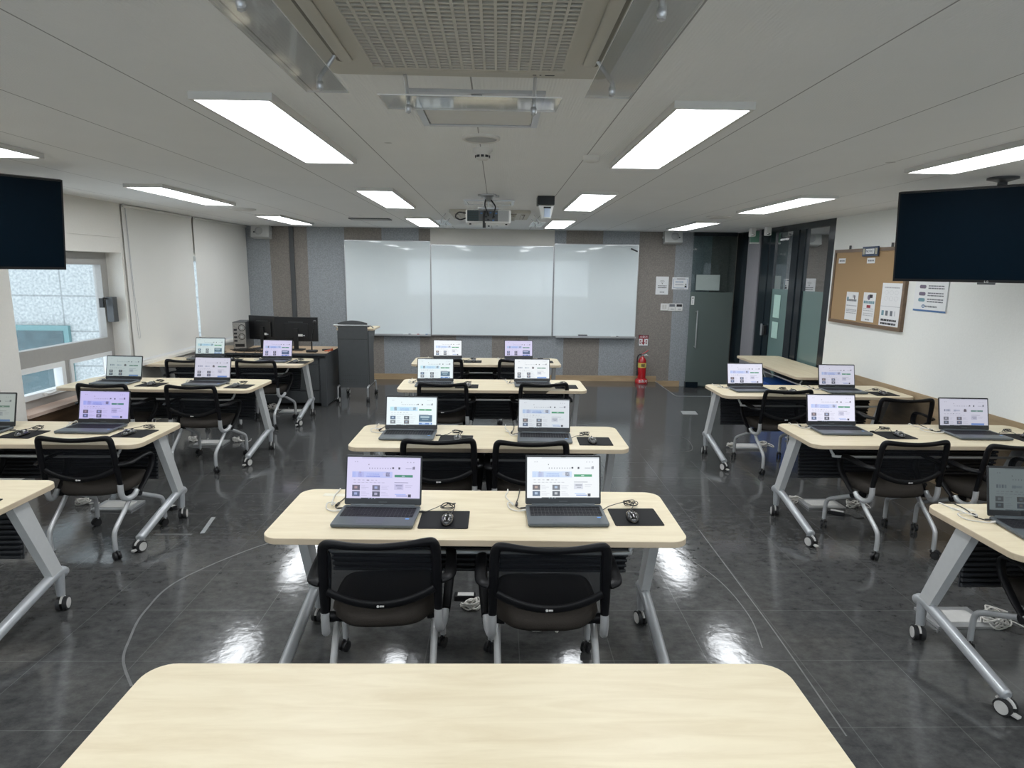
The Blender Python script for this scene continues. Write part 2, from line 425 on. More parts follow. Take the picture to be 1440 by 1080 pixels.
def ribbon(pts, w, z=.0012, mat=scuff_m, name='scuff_mark'):
    P = smooth_path([(x, y, z) for x, y in pts], 8); m = MB(); vs = []; fs = []
    for i, p in enumerate(P):
        t_ = (P[min(i+1, len(P)-1)] - P[max(i-1, 0)]).normalized(); nn = Vector((-t_.y, t_.x, 0))*w/2
        vs += [p+nn, p-nn]
    for i in range(len(P)-1): fs.append((2*i, 2*i+1, 2*i+3, 2*i+2))
    m.add(vs, fs, mat); return m.build(name, fl)
ribbon([(-1.30, 4.02), (-1.54, 3.98), (-1.86, 3.5), (-1.88, 3.14), (-1.81, 2.87), (-1.74, 2.70), (-1.60, 2.52)], .012)
ribbon([(1.47, 4.24), (1.46, 3.4), (1.45, 2.87), (1.42, 2.2)], .007)
ribbon([(-2.09, 4.44), (-2.04, 4.15)], .03, mat=mark_m)
ribbon([(-2.36, 4.13), (-2.10, 4.13)], .025)
ribbon([(1.20, 3.95), (1.35, 3.5), (1.38, 3.1), (1.33, 2.8)], .006)
ribbon([(1.95, 6.9), (2.12, 6.75), (2.05, 6.3), (1.8, 6.2)], .006)

c = MB(); c.box(XL-.3, XR+.1, YN-.1, YB+.2, ZC, ZC+.05, ceil_m); struct(c, 'ceiling')

# far wall, near wall
w = MB(); w.box(XL-.3, XR+.1, YB, YB+.12, -.1, ZC, panel_m); struct(w, 'wall_far')
w = MB()
w.box(XL-.3, XR+.1, YN-.12, YN, -.02, .85, cream_m); w.box(XL-.3, XR+.1, YN-.12, YN, 2.25, ZC, cream_m)
w.box(XL-.3, -3.4, YN-.12, YN, .85, 2.25, cream_m); w.box(3.4, XR+.1, YN-.12, YN, .85, 2.25, cream_m)
struct(w, 'wall_near')
wn = tag(empty('window_5'), kind='structure')  # added unseen window, lets in sky light to brighten the room
w = MB()
for k in range(5): w.box(-3.4+k*1.68, -3.32+k*1.68, YN-.09, YN-.02, .85, 2.25, upvc_m)
w.box(-3.4, 3.4, YN-.09, YN-.02, .85, .92, upvc_m); w.box(-3.4, 3.4, YN-.09, YN-.02, 2.18, 2.25, upvc_m); w.build('window_frame', wn)
MB().quad([(-3.35, YN-.05, .9), (3.35, YN-.05, .9), (3.35, YN-.05, 2.2), (-3.35, YN-.05, 2.2)], winglass_m).build('window_glass', wn)
# baseboards on the far wall
t = MB(); t.box(XL, 2.70, YB-.014, YB, 0, .095, base_m); t.box(2.70, 3.10, YB-.014, YB, -.08, .015, base_m); struct(t, 'baseboard_far')
# left wall with window niche (y 5.40..7.00)
NX = -4.30
w = MB()
w.box(XL-.28, XL, YN, 5.40, 0, ZC, cream_m)
w.box(XL-.28, XL, 5.40, 7.02, 0, .50, brown_m)
w.box(XL-.28, XL, 5.40, 7.02, 1.96, 2.12, cream_m)
w.box(XL-.28, XL+.012, 5.40, 7.04, 2.12, ZC, cream_m)
w.box(XL-.28, XL, 7.02, 7.40, 0, ZC, cream_m)
w.box(XL-.28, XL, 7.40, 10.0, 0, .74, cream_m)
w.box(XL-.28, XL, 7.40, 10.0, 1.96, ZC, cream_m)
w.box(XL-.28, XL, 10.0, YB, 0, ZC, cream_m)
struct(w, 'wall_left')
t = MB(); t.box(NX-.03, XL+.02, 5.40, 7.02, .50, .53, sill_m); t.box(XL-.27, XL+.10, 7.06, 10.40, .72, .75, cream_m); struct(t, 'trim_2')
# window 1: big upper sash over two small ones
def ring_frame(mb, y0, y1, z0, z1, w, x0, x1, mat):
    mb.box(x0, x1, y0, y1, z0, z0+w, mat); mb.box(x0, x1, y0, y1, z1-w, z1, mat)
    mb.box(x0, x1, y0, y0+w, z0+w, z1-w, mat); mb.box(x0, x1, y1-w, y1, z0+w, z1-w, mat)
wn = tag(empty('window_1'), kind='structure')
m = MB(); ring_frame(m, 5.40, 7.02, .53, 1.96, .075, NX-.05, NX+.05, upvc_m)
m.box(NX-.05, NX+.06, 5.47, 6.95, .90, 1.0, upvc_m); m.box(NX-.05, NX+.045, 6.17, 6.26, .60, .90, upvc_m)
m.box(NX+.05, NX+.065, 5.44, 6.98, .985, 1.0, upvc_m); m.build('window_frame', wn)
m = MB(); ring_frame(m, 5.475, 6.945, 1.0, 1.885, .055, NX-.02, NX+.065, upvc_m); m.build('upper_sash', wn)
m = MB(); ring_frame(m, 5.475, 6.17, .605, .90, .05, NX-.01, NX+.07, upvc_w_m); m.build('lower_sash', wn)
m = MB(); ring_frame(m, 6.26, 6.945, .605, .90, .045, NX-.01, NX+.06, upvc_w_m); m.build('lower_sash', wn)
m = MB(); m.tube(smooth_path([(NX+.07, 5.86, .63), (NX+.12, 5.88, .64), (NX+.13, 5.95, .655), (NX+.13, 6.08, .66)], 4), .011, white_m); m.box(NX+.065, NX+.09, 5.82, 5.90, .615, .645, white_m); m.build('window_handle', wn)
m = MB(); m.quad([(NX, 5.5, 1.03), (NX, 6.9, 1.03), (NX, 6.9, 1.86), (NX, 5.5, 1.86)], winglass_m)
m.quad([(NX, 5.5, .63), (NX, 6.14, .63), (NX, 6.14, .87), (NX, 5.5, .87)], winglass_m)
m.quad([(NX, 6.29, .63), (NX, 6.92, .63), (NX, 6.92, .87), (NX, 6.29, .87)], winglass_m); m.build('window_glass', wn)
o = empty('window_opener', (NX+.08, 6.93, 1.35), 0, 'dark grey window opener box clamped to the window jamb beside the blind', 'window opener')
m = MB(); m.box(.0, .075, -.035, .045, -.13, .14, dgrey_m, .006); m.build('motor_box', o)
m = MB(); m.tube(smooth_path([(.02, -.04, .12), (.0, -.07, .13), (-.01, -.1, .10), (0, -.11, .05)], 4), .008, black_m); m.box(-.02, .02, -.12, -.09, .03, .13, black_m); m.build('bracket_arm', o)
# window 2 behind the blinds
wn = tag(empty('window_2'), kind='structure')
m = MB(); ring_frame(m, 7.40, 10.0, .77, 1.96, .06, NX-.04, NX+.04, upvc_m); m.build('window_frame', wn)
m = MB(); m.quad([(NX, 7.45, .82), (NX, 9.95, .82), (NX, 9.95, 1.91), (NX, 7.45, 1.91)], winglass_m); m.build('window_glass', wn)
# roller blinds
for (y0, y1, zb, lab) in ((7.06, 8.60, .775, 'off-white roller blind nearest the open window, with bead chain'), (8.67, 10.43, .775, 'off-white roller blind in the corner beside the grey panelled wall')):
    o = empty('roller_blind', (-4.060, y0, 0), 0, lab, 'blind', 'roller blinds over the left windows')
    L_ = y1-y0
    m = MB(); n = 24; vs = []; fs = []
    for i in range(n+1):
        y = L_*i/n; x = .003*math.sin(i*.9)
        vs += [(x, y, zb), (x, y, 2.476)]
    for i in range(n): fs.append((2*i, 2*i+2, 2*i+3, 2*i+1))
    m.add(vs, fs, blind_m, True); m.build('blind_fabric', o)
    m = MB(); m.cyl((.012, .01, 2.462), (.012, L_-.01, 2.462), .014, blind_m, seg=14); m.build('roller_tube', o)
    m = MB(); m.box(-.006, .006, 0, L_, zb-.02, zb+.004, upvc_w_m); m.build('bottom_rail', o)
    if y0 < 8:
        m = MB(); m.tube(smooth_path([(.012, .05, 2.44), (.012, .06, 1.6), (.014, .08, 1.10), (.014, .10, 1.02), (.014, .12, 1.10), (.012, .08, 1.6), (.012, .06, 2.44)], 5), .0022, inkg_m, 6); m.build('bead_chain', o)
# outside building seen through the window
m = MB(); m.box(-16, -4.6, 12.0, 12.4, -3, 7, stone_m); b_ = m.build('neighbour_building'); tag(b_, 'pale stone-clad building outside the left window with teal framed glazing', 'building')
m = MB(); m.box(-10.6, -8.05, 11.93, 12.0, -1.2, .70, teal_m); m.box(-10.1, -8.15, 11.92, 11.94, -1.1, .60, extglass_m); m.box(-10.55, -10.15, 11.92, 11.94, -1.1, .60, extglass_m); m.build('teal_window', b_)

# right wall: white part, wood dado, then glazed part y 7.42..10.45
w = MB(); w.box(XR, XR+.12, YN, 7.42, 0, ZC, white_wall_m); struct(w, 'wall_right')
t = MB(); t.box(XR-.012, XR, YN, 7.40, 0, .755, oak_m); struct(t, 'trim_3')
w = MB(); w.box(XR-.02, XR+.14, 9.50, 9.95, -.08, ZC, conc_m); struct(w, 'wall_column')
t = MB()
for (a, b) in ((7.42, 7.56), (8.10, 8.50), (9.02, 9.50), (9.95, 10.45)): t.box(XR, XR+.05, a, b, -.08, ZC, frame_m)
t.box(XR-.005, XR+.055, 7.42, 9.5, 2.40, ZC, frame_m); t.box(XR-.005, XR+.055, 7.42, 9.2, 0, .08, frame_m)
for a in (8.12, 8.30, 9.2): t.box(XR-.012, XR, a, a+.014, .1, 2.4, frame_m)
struct(t, 'trim_4')
for i, (a, b) in enumerate(((7.56, 8.10), (8.50, 9.02))):
    wn = tag(empty('window_%d' % (3+i)), kind='structure')
    MB().quad([(XR+.02, a, .08), (XR+.02, b, .08), (XR+.02, b, 2.40), (XR+.02, a, 2.40)], doorglass_m).build('window_glass', wn)
    m = MB(); m.quad([(XR+.016, a, .08), (XR+.016, b, .08), (XR+.016, b, 1.62), (XR+.016, a, 1.62)], frost2_m)
    for z in (1.66, 1.72): m.quad([(XR+.026, a, z), (XR+.026, b, z), (XR+.026, b, z+.03), (XR+.026, a, z+.03)], frost2_m)
    m.build('frosted_film', wn)
w = MB(); w.box(5.2, 5.3, 6.9, 10.9, -.08, ZC, M('corridor_wall', (.20, .25, .25), .8)); w.box(4.02, 5.2, 10.8, 10.9, -.08, ZC, M('corridor_wall_end', (.12, .15, .16), .8))
w.box(4.02, 5.2, 6.9, 10.9, -.1, -.08, floor_m); w.box(4.02, 5.2, 6.9, 10.9, ZC, ZC+.05, ceil_m); w.box(4.02, 5.2, 6.8, 6.9, -.08, ZC, conc_m); struct(w, 'wall_corridor')
for (y0, y1, z0, z1, lab) in ((8.72, 8.92, 1.22, 1.54, 'upper pale green sheet taped behind the glass partition'), (8.73, 8.92, .93, 1.16, 'lower pale green sheet taped behind the glass partition')):
    m = MB(); m.box(XR+.008, XR+.010, y0, y1, z0, z1, M('pale_green_paper', (.42, .62, .56), .7)); o = m.build('paper_sheet'); tag(o, lab, 'paper')
o = empty('door_lock', (XR-.02, 9.12, 1.02), 0, 'small black and silver lock on the dark glazed partition frame', 'lock')
MB().box(-.02, .02, -.05, .0, -.07, .07, black_m, .004).build('lock_body', o)
MB().box(-.04, -.02, .0, .03, -.08, .09, alu_m, .004).build('pull_handle', o)
# glass door in front of the far wall
dr = tag(empty('door_1'), kind='structure')
gx0, gx1, gy = 3.17, 3.88, YB-.10
MB().quad([(gx0, gy, -.07), (gx1, gy, -.07), (gx1, gy, 2.44), (gx0, gy, 2.44)], doorglass_m).build('door_glass', dr)
m = MB(); m.quad([(gx0, gy-.002, -.05), (gx1, gy-.002, -.05), (gx1, gy-.002, 1.52), (gx0, gy-.002, 1.52)], frost_m); m.build('frosted_film', dr)
m = MB(); m.cyl((3.29, gy-.06, .60), (3.29, gy-.06, 1.22), .011, alu_m)
for z in (.62, 1.20): m.cyl((3.29, gy, z), (3.29, gy-.06, z), .012, alu_m)
m.build('door_handle', dr)
m = MB(); m.box(3.17, 3.38, gy-.03, gy+.04, -.075, .02, frame_m); m.box(gx0, gx1, gy-.02, gy+.03, 2.42, ZC, frame_m); m.build('door_shoe', dr)
m = MB(); m.box(3.19, 3.24, gy-.006, gy-.003, 1.31, 1.45, white_m); m.box(3.205, 3.225, gy-.0075, gy-.006, 1.41, 1.43, ink_m); m.box(3.208, 3.222, gy-.0075, gy-.006, 1.33, 1.39, inkg_m); o = m.build('door_sign'); tag(o, 'narrow white push sticker on the glass door above its handle', 'sticker')
m = MB(); m.box(3.25, 3.64, gy-.008, gy-.004, 1.55, 1.80, M('pale_translucent_sheet', (.36, .42, .40), .5, var=.05, scale=6)); o = m.build('paper_sheet')
m2 = MB(); m2.tube(smooth_path([(3.36, gy-.009, 1.70), (3.42, gy-.009, 1.745), (3.52, gy-.009, 1.76)], 5), .0025, inkg_m, 6); m2.build('pen_stroke', o)
tag(o, 'pale landscape sheet taped high on the glass door', 'paper')

# ------------------------------------------------------------------ ceiling lights
X_ = [-3.03, -1.165, .69, 2.53]; Y_ = [-.25, 2.57, 5.37, 8.17]; LW, LL = .285, 1.42
rown = ['added unseen row behind the viewer', 'nearest visible row', 'middle row', 'row by the whiteboards']  # first row is added out of view to lift the room brightness
coln = ['leftmost', 'inner left', 'inner right', 'rightmost']
lp = empty('ceiling_light', (0, 0, 0))
m = MB(); q = .016
m.box(-q, 0, -q, LL+q, -.028, 0, ceilw_m); m.box(LW, LW+q, -q, LL+q, -.028, 0, ceilw_m); m.box(0, LW, -q, 0, -.028, 0, ceilw_m); m.box(0, LW, LL, LL+q, -.028, 0, ceilw_m)
m.build('light_frame', lp)
MB().box(0, LW, 0, LL, -.022, -.004, lamp_m).build('diffuser', lp)
first = True
for j, y in enumerate(Y_):
    for i, x in enumerate(X_):
        o = lp if first else copy_tree(lp); first = False
        place(o, (x, y, ZC))
        tag(o, 'long white LED ceiling panel, %s in the %s' % (coln[i], rown[j]), 'ceiling light', 'LED ceiling panels')

# ------------------------------------------------------------------ air conditioners
def cassette(cx, cy, s, lab, flaps, detail=True):
    o = empty('air_conditioner', (cx, cy, ZC), 0, lab, 'air conditioner', 'ceiling cassette air conditioners')
    h = s/2; g = s*.315
    m = MB(); m.prism(rrect(-h, h, -h, h, .03), -.035, 0, ac_m, ch=.008)
    m.prism(rrect(-g-.006, g+.006, -g-.006, g+.006, .05), -.046, -.03, ac_m, ch=.003); m.build('casing', o)
    m = MB(); m.prism(rrect(-g, g, -g, g, .05), -.052, -.049, acdark_m); m.build('filter', o)
    m = MB(); n = 17
    for k in range(n+1):
        a = -g + 2*g*k/n
        inn = .03 if k in (0, n) else 0
        m.box(a-.0035, a+.0035, -g+inn, g-inn, -.062, -.05, ac_m)
    n2 = 24
    for k in range(n2+1):
        a = -g + 2*g*k/n2; inn = .03 if k in (0, n2) else 0
        m.box(-g+inn, g-inn, a-.0045, a+.0045, -.060, -.05, ac_m)
    m.build('intake_grille', o)
    for (a, b, vert) in ((-h*.83, 0, 1), (h*.83, 0, 1), (-h*.83, 0, 0), (h*.83, 0, 0)):
        m = MB(); L2 = h*.66; wv = .022
        P = [(a, -L2, -.034), (a, L2, -.034)] if vert else [(-L2, a, -.034), (L2, a, -.034)]
        m.tube(P, .024, acdark_m, 12, flat=.35, up=(1, 0, 0) if vert else (0, 1, 0)); 
        P2 = [(p[0]*(1.0) - (0.008 if vert and a > 0 else -.008 if vert else 0), p[1]*.98, p[2]-.004) for p in P]
        m.tube(P2, .02, ac_m, 12, flat=.35, up=(1, 0, 0) if vert else (0, 1, 0)); m.build('louver', o)
    if detail:
        m = MB(); m.box(.20, .212, -h*.0+.40, .408, -.0375, -.035, ink_m); m.box(.222, .228, .40, .408, -.0375, -.035, ink_m); m.box(.24, .27, .398, .410, -.0375, -.035, ink_m); m.build('indicator', o)
    for (x0, x1, y0, y1, side, fl_) in flaps:
        w_ = tag(empty('wind_deflector', (cx, cy, ZC)), fl_, 'air deflector', 'clear acrylic air deflectors')
        m = MB()
        z0, z1 = (-.085, -.125)
        if side == 'x-': pts = [(x0, y0, z0-.03), (x1, y0, z1+.01), (x1, y1, z1+.01), (x0, y1, z0-.03)]
        elif side == 'x+': pts = [(x0, y0, z1+.01), (x1, y0, z0-.03), (x1, y1, z0-.03), (x0, y1, z1+.01)]
        elif side == 'y+': pts = [(x0, y0, z1+.03), (x1, y0, z1+.03), (x1-.01, y1, z1+.02), (x0+.01, y1, z1+.02)]
        else: pts = [(x0, y0, z1), (x1, y0, z1), (x1, y1, z1), (x0, y1, z1)]
        pts2 = [(p[0], p[1], p[2]-.004) for p in pts]
        m.add(pts + pts2, [(0, 1, 2, 3), (7, 6, 5, 4)], acryl_m); m.add(pts + pts2, [(0, 4, 5, 1), (1, 5, 6, 2), (2, 6, 7, 3), (3, 7, 4, 0)], acryledge_m)
        if side == 'y+': m.add([(x0+.01, y1-.004, z1+.02), (x1-.01, y1-.004, z1+.02), (x1-.03, y1+.012, z1+.055), (x0+.03, y1+.012, z1+.055)], [(0, 1, 2, 3)], acryl_m)
        m.build('acrylic_panel', w_)
        if side[0] == 'x': hs = [((x0+x1)/2, y0+(y1-y0)*.12), ((x0+x1)/2, y1-(y1-y0)*.12)]
        else: hs = [(x0+(x1-x0)*.15, (y0+y1)/2), (x1-(x1-x0)*.15, (y0+y1)/2)]
        for hx, hy in hs:
            sgn = -1 if side == 'x-' else 1
            ax, ay = (hx - sgn*.05, hy) if side[0] == 'x' else (hx, hy-.07)
            m = MB(); m.tube([(ax, ay, -.034), (hx, hy, -.10), (hx, hy, -.135)], [.006, .007, .009], alu_m, 10)
            m.lathe([(.004, .018), (.010, .012), (.011, 0), (.007, -.010), (.002, -.014)], alu_m, (hx, hy, -.125), 12); m.build('clamp_arm', w_)
cassette(-.095, 1.74, .90, 'large ceiling cassette air conditioner with square grille above the near table',
  [(-.50, -.37, -.42, .34, 'x-', 'clear acrylic deflector hung left of the near cassette air conditioner'), (.36, .50, -.42, .34, 'x+', 'clear acrylic deflector hung right of the near cassette air conditioner'),
   (-.30, .30, .43, .57, 'y+', 'clear acrylic deflector hung on the far side of the near air conditioner')])
cassette(-.095, 7.55, .90, 'ceiling cassette air conditioner beyond the projector',
  [(-.62, -.47, -.4, .4, 'x-', 'acrylic deflector left of the cassette air conditioner beyond the projector'), (.47, .62, -.4, .4, 'x+', 'acrylic deflector right of the cassette air conditioner beyond the projector')], False)

def hatch(x0, x1, y0, y1, lab):
    o = empty('access_hatch', (x0, y0, ZC), 0, lab, 'ceiling hatch', 'ceiling access hatches')
    a, b = x1-x0, y1-y0; w_ = .028
    m = MB(); m.box(0, a, 0, w_, -.012, 0, alu_m); m.box(0, a, b-w_, b, -.012, 0, alu_m); m.box(0, w_, w_, b-w_, -.012, 0, alu_m); m.box(a-w_, a, w_, b-w_, -.012, 0, alu_m)
    m.build('hatch_frame', o)
    m = MB(); m.box(w_+.006, a-w_-.006, w_+.006, b-w_-.006, -.008, 0, ceilw_m); m.build('hatch_door', o)
    MB().box(a/2-.02, a/2+.02, w_-.006, w_+.004, -.016, -.010, dgrey_m).build('latch', o)
hatch(-.34, .17, 2.46, 3.02, 'square metal framed ceiling hatch just beyond the near air conditioner')
hatch(-.33, .15, 6.12, 6.50, 'metal framed ceiling hatch between the projector and second air conditioner')
def ring_item(name, x, y, prof, mat, lab, cat, group=None, extra=None):
    o = empty(name, (x, y, ZC), 0, lab, cat, group)
    MB().lathe(prof, mat).build('housing', o)
    if extra: extra(o)
    return o
ring_item('ceiling_speaker', -.09, 3.30, [(.095, 0), (.095, -.010), (.085, -.016), (.080, -.010)], ceilw_m, 'round flush ceiling speaker between the hatch and smoke detector', 'speaker', None,
    lambda o: MB().lathe([(.080, -.006), (.079, -.011), (.03, -.013), (.0, -.013)], spkg_m).build('speaker_grille', o))
def det(o):
    m = MB()
    for k in range(10):
        a = 2*PI*k/10; m.box(-.008, .008, .034, .041, -.048, -.036, ink_m, X=Matrix.Rotation(a, 4, 'Z'))
    m.build('sensor_slots', o)
ring_item('smoke_detector', -.09, 3.60, [(.055, 0), (.055, -.012), (.042, -.022), (.038, -.034), (.038, -.05), (.028, -.058), (0, -.058)], ceilw_m, 'white smoke detector with dark slots beyond the round ceiling speaker', 'smoke detector', None, det)
ring_item('heat_detector', .53, 3.76, [(.05, 0), (.05, -.016), (.042, -.03), (.02, -.036), (0, -.036)], ceilw_m, 'small white dome detector on the ceiling beside the near right light panel', 'detector')
ring_item('ceiling_diffuser', 2.57, 7.50, [(.14, 0), (.14, -.012), (.09, -.022), (.0, -.024)], ceilw_m, 'round white ceiling vent between the two far right light panels', 'ceiling vent')
ring_item('ceiling_diffuser', -2.90, 7.45, [(.13, 0), (.13, -.012), (.09, -.022), (.0, -.024)], ceilw_m, 'round white ceiling vent between the two far left light panels', 'ceiling vent')
ring_item('smoke_detector', -.02, 9.1, [(.05, 0), (.05, -.012), (.038, -.03), (.0, -.04)], dgrey_m, 'small dark detector on the ceiling beyond the second air conditioner', 'smoke detector')
m = MB(); m.prism(rrect(-.27, .27, -.12, .12, .02), -.012, 0, dgrey_m)
for k in range(8): m.box(-.24, .24, -.10+k*.027, -.09+k*.027, -.016, -.011, spkg_m)
o = m.build('air_vent'); place(o, (-1.70, 8.62, ZC)); tag(o, 'dark rectangular ceiling vent left of the far light panel', 'ceiling vent')

# ------------------------------------------------------------------ projector
o = empty('projector', (-.09, 5.72, ZC), 0, 'ceiling-hung projector seen from behind with ports and dangling black cables', 'projector')
m = MB(); m.lathe([(.075, 0), (.08, -.008), (.06, -.018), (.03, -.022), (.03, -.06), (0, -.06)], alu_m)
for k in range(4): 
    a = k*PI/2+.6; m.tube([(0, 0, -.012), (.11*math.cos(a), .08*math.sin(a), -.008)], .010, alu_m, 8, flat=.4)
m.build('ceiling_plate', o)
m = MB()
for x in (-.03, 0, .03): m.cyl((x, 0, -.02), (x*1.5, .01, -.12), .007, alu_m, seg=8)
m.box(-.09, .09, -.05, .06, -.125, -.112, alu_m); m.build('mount_arm', o)
m = MB(); m.box(-.20, .20, -.02, .30, -.245, -.125, white_m, .018); m.build('projector_body', o)
m = MB(); m.box(-.185, -.085, -.026, -.016, -.228, -.135, M('dark_teal_vent', (.015, .035, .038), .5)); m.box(-.085, .085, -.026, -.016, -.228, -.135, M('grey_port_plate', (.08, .085, .09), .5)); m.box(.085, .18, -.026, -.016, -.228, -.135, spkg_m)
for k in range(5): m.box(-.18, -.09, -.029, -.025, -.222+k*.02, -.218+k*.02, black_m)
for k, (x, z) in enumerate(((-.06, -.16), (-.02, -.19), (.02, -.155), (.05, -.19), (.07, -.16), (0, -.215), (.045, -.22))): m.box(x-.009, x+.009, -.031, -.025, z-.006, z+.006, ink_m if k % 2 else inkb_m)
m.build('port_panel', o)
m = MB(); m.tube(smooth_path([(0, -.03, -.18), (-.01, -.07, -.15), (-.03, -.05, -.09), (-.02, 0, -.03)], 6), .006, cable_b, 8)
m.build('cable', o); m = MB(); m.tube(smooth_path([(.04, -.03, -.20), (.05, -.07, -.16), (.06, -.05, -.10), (.01, 0, -.03)], 6), .006, cable_b, 8)
m.build('cable', o); m = MB(); m.tube(smooth_path([(-.19, .0, -.16), (-.26, -.02, -.155), (-.29, 0, -.19), (-.25, .0, -.215), (-.195, 0, -.20)], 6), .006, cable_b, 8)
m.build('cable', o); m = MB(); m.tube(smooth_path([(-.03, -.035, -.14), (-.04, -.05, -.20), (-.035, -.045, -.27)], 6), .010, cable_b, 8); m.box(-.048, -.022, -.06, -.03, -.285, -.245, cable_b); m.build('cable', o)
m = MB(); m.cyl((-.1, .30, -.18), (-.1, .33, -.18), .035, tv_m); m.build('lens', o)
for x, y in ((-.16, .02), (.16, .02), (.0, .27)): MB().cyl((x, y, -.255), (x, y, -.245), .01, black_m).build('foot', o)
o = empty('ceiling_beacon_unit', (.42, 5.75, ZC), 0, 'white ceiling device with black top box right of the projector', 'device')
MB().box(-.075, .075, -.03, .15, -.075, 0, black_m, .004).build('top_box', o)
m = MB(); m.add([(-.06, 0, -.08), (.07, 0, -.08), (.045, 0, -.19), (-.03, 0, -.19), (-.06, .12, -.08), (.07, .12, -.08), (.045, .12, -.19), (-.03, .12, -.19)], [(0, 1, 2, 3), (4, 7, 6, 5), (0, 4, 5, 1), (3, 2, 6, 7), (1, 5, 6, 2), (0, 3, 7, 4)], white_m)
m.build('white_housing', o); MB().box(-.015, .04, -.006, 0, -.18, -.105, paleb_m, .002).build('frosted_window', o); MB().box(-.02, .045, -.004, 0, -.105, -.09, black_m).build('visor', o)

# emergency lamps and exit sign in the far right corner
for (x, y, z, lab) in ((3.70, 9.30, 2.40, 'left white emergency spotlight by the exit sign on the ceiling'), (3.80, 9.0, 2.40, 'right white emergency spotlight by the exit sign on the ceiling')):
    o = empty('emergency_lamp', (x, y, ZC), 0, lab, 'emergency light', 'emergency spotlights')
    MB().box(-.035, .035, -.05, .05, -.12, 0, white_m, .012).build('lamp_body', o)
    MB().lathe([(.024, 0), (.026, -.01), (.015, -.02), (0, -.024)], mirrorm, (-.01, -.05, -.09)).build('lamp_lens', o)
o = empty('exit_sign', (3.79, 9.42, ZC), 0, 'small green exit sign hanging between the emergency spotlights', 'exit sign')
MB().box(-.06, .06, -.02, .02, -.20, -.03, green_m, .004).build('sign_box', o)
MB().box(-.065, .065, -.024, .024, -.215, -.195, white_m, .003).build('bottom_edge', o); MB().box(-.01, .01, -.01, .01, -.03, 0, white_m).build('hanger', o)

# ------------------------------------------------------------------ far wall items
FW = YB
def on_far(x, z, out=0.0): return frame_at((x, FW-out, z), (1, 0, 0), (0, -1, 0))
def wboard(x0, x1, z0, z1, y, lab, tray):
    o = empty('whiteboard', ((x0+x1)/2, y, z0), 0, lab, 'whiteboard', 'whiteboards on the far wall')
    W = (x1-x0)/2; H = z1-z0
    MB().box(-W+.008, W-.008, -.02, .0, .008, H-.008, board_m).build('writing_surface', o)
    m = MB(); m.box(-W, W, -.022, 0, H-.012, H, alu_m); m.box(-W, -W+.009, -.022, 0, 0, H, alu_m); m.box(W-.009, W, -.022, 0, 0, H, alu_m); m.box(-W, W, -.024, 0, 0, .014, alu_m); m.build('board_frame', o)
    if tray:
        m = MB(); m.box(-W+.05, W, -.10, -.02, -.012, .0, alu_m); m.box(-W+.05, W, -.105, -.098, -.012, .014, alu_m); m.build('pen_tray', o)
    return o
wboard(-2.49, -1.10, .755, 2.28, YB-.002, 'left whiteboard with marker tray, behind the lectern', True)
wboard(-1.09, .905, .755, 2.225, YB-.03, 'wide central whiteboard below the cream wall panel', False)
wboard(.92, 2.305, .755, 2.27, YB-.002, 'right whiteboard with eraser on its tray', True)
m = MB(); m.box(-1.10, .915, YB-.03, YB, 2.225, ZC, screenhouse_m); struct(m, 'trim_5')
m = MB(); m.box(-.075, .075, -.03, .03, 0, .022, inkg_m, .004); m.box(-.075, .075, -.03, .03, .020, .036, dgrey_m, .004); o = m.build('board_eraser'); place(o, (1.42, YB-.062, .757)); tag(o, 'dark board eraser on the right whiteboard tray', 'eraser')
for i, (x, mt, lab) in enumerate(((-1.50, ink_m, 'black marker lying left on the left whiteboard tray'), (-1.36, red_m, 'red marker in the middle of the left whiteboard tray'), (-1.22, inkb_m, 'blue marker lying right on the left whiteboard tray'), (1.95, ink_m, 'black marker on the right whiteboard tray'))):
    m = MB(); m.cyl((-.06, 0, .009), (.03, 0, .009), .009, white_m, seg=10); o = m.build('marker_pen'); m = MB(); m.cyl((.03, 0, .009), (.065, 0, .009), .0095, mt, seg=10); m.build('pen_cap', o)
    place(o, (x, YB-.06, .757)); tag(o, lab, 'marker')
m = MB(); m.tube([(0, 0, 0), (.11, 0, -.045)], .012, dgrey_m, 8, flat=.5); o = m.build('magnet_clip'); place(o, (2.17, YB-.03, 2.205)); tag(o, 'small dark clip stuck at the upper right corner of the right whiteboard', 'clip')
# conduit on left
m = MB(); m.box(-3.37, -3.30, YB-.04, YB, 0, ZC, dgrey_m, .006); struct(m, 'trim_6')
def wall_speaker(x, z, lab, s):
    o = empty('wall_speaker', (x, YB-.03, z), 0, lab, 'speaker', 'box speakers on the far wall')
    Xm = Matrix.Rotation(math.radians(-12), 4, 'X')
    m = MB(); m.box(-.145, .145, -.16, -.02, -.10, .10, spk_m, .014, X=Xm); m.build('cabinet', o)
    m = MB(); m.lathe([(.062, 0), (.062, .004), (.03, .006), (0, .006)], spkg_m, X=Xm @ Matrix.Translation((s*.02, -.16, 0)) @ Matrix.Rotation(PI/2, 4, 'X')); m.build('cone_grille', o)
    m = MB(); m.cyl((s*.09, -.162, -.02), (s*.09, -.168, -.02), .012, ink_m, seg=10, X=Xm); m.build('badge', o)
    m = MB(); m.box(-.16, .16, -.09, -.06, -.015, .015, spk_m, X=Xm); m.box(-.02, .02, -.04, .03, -.03, .03, black_m); m.box(-.01, .15, -.04, -.02, .09, .105, black_m, X=Xm); m.build('wall_bracket', o)
wall_speaker(-3.77, 2.36, 'white wall speaker in the left corner above the instructor desk', -1)
wall_speaker(2.82, 2.37, 'white wall speaker above the wireless notice right of the whiteboards', 1)

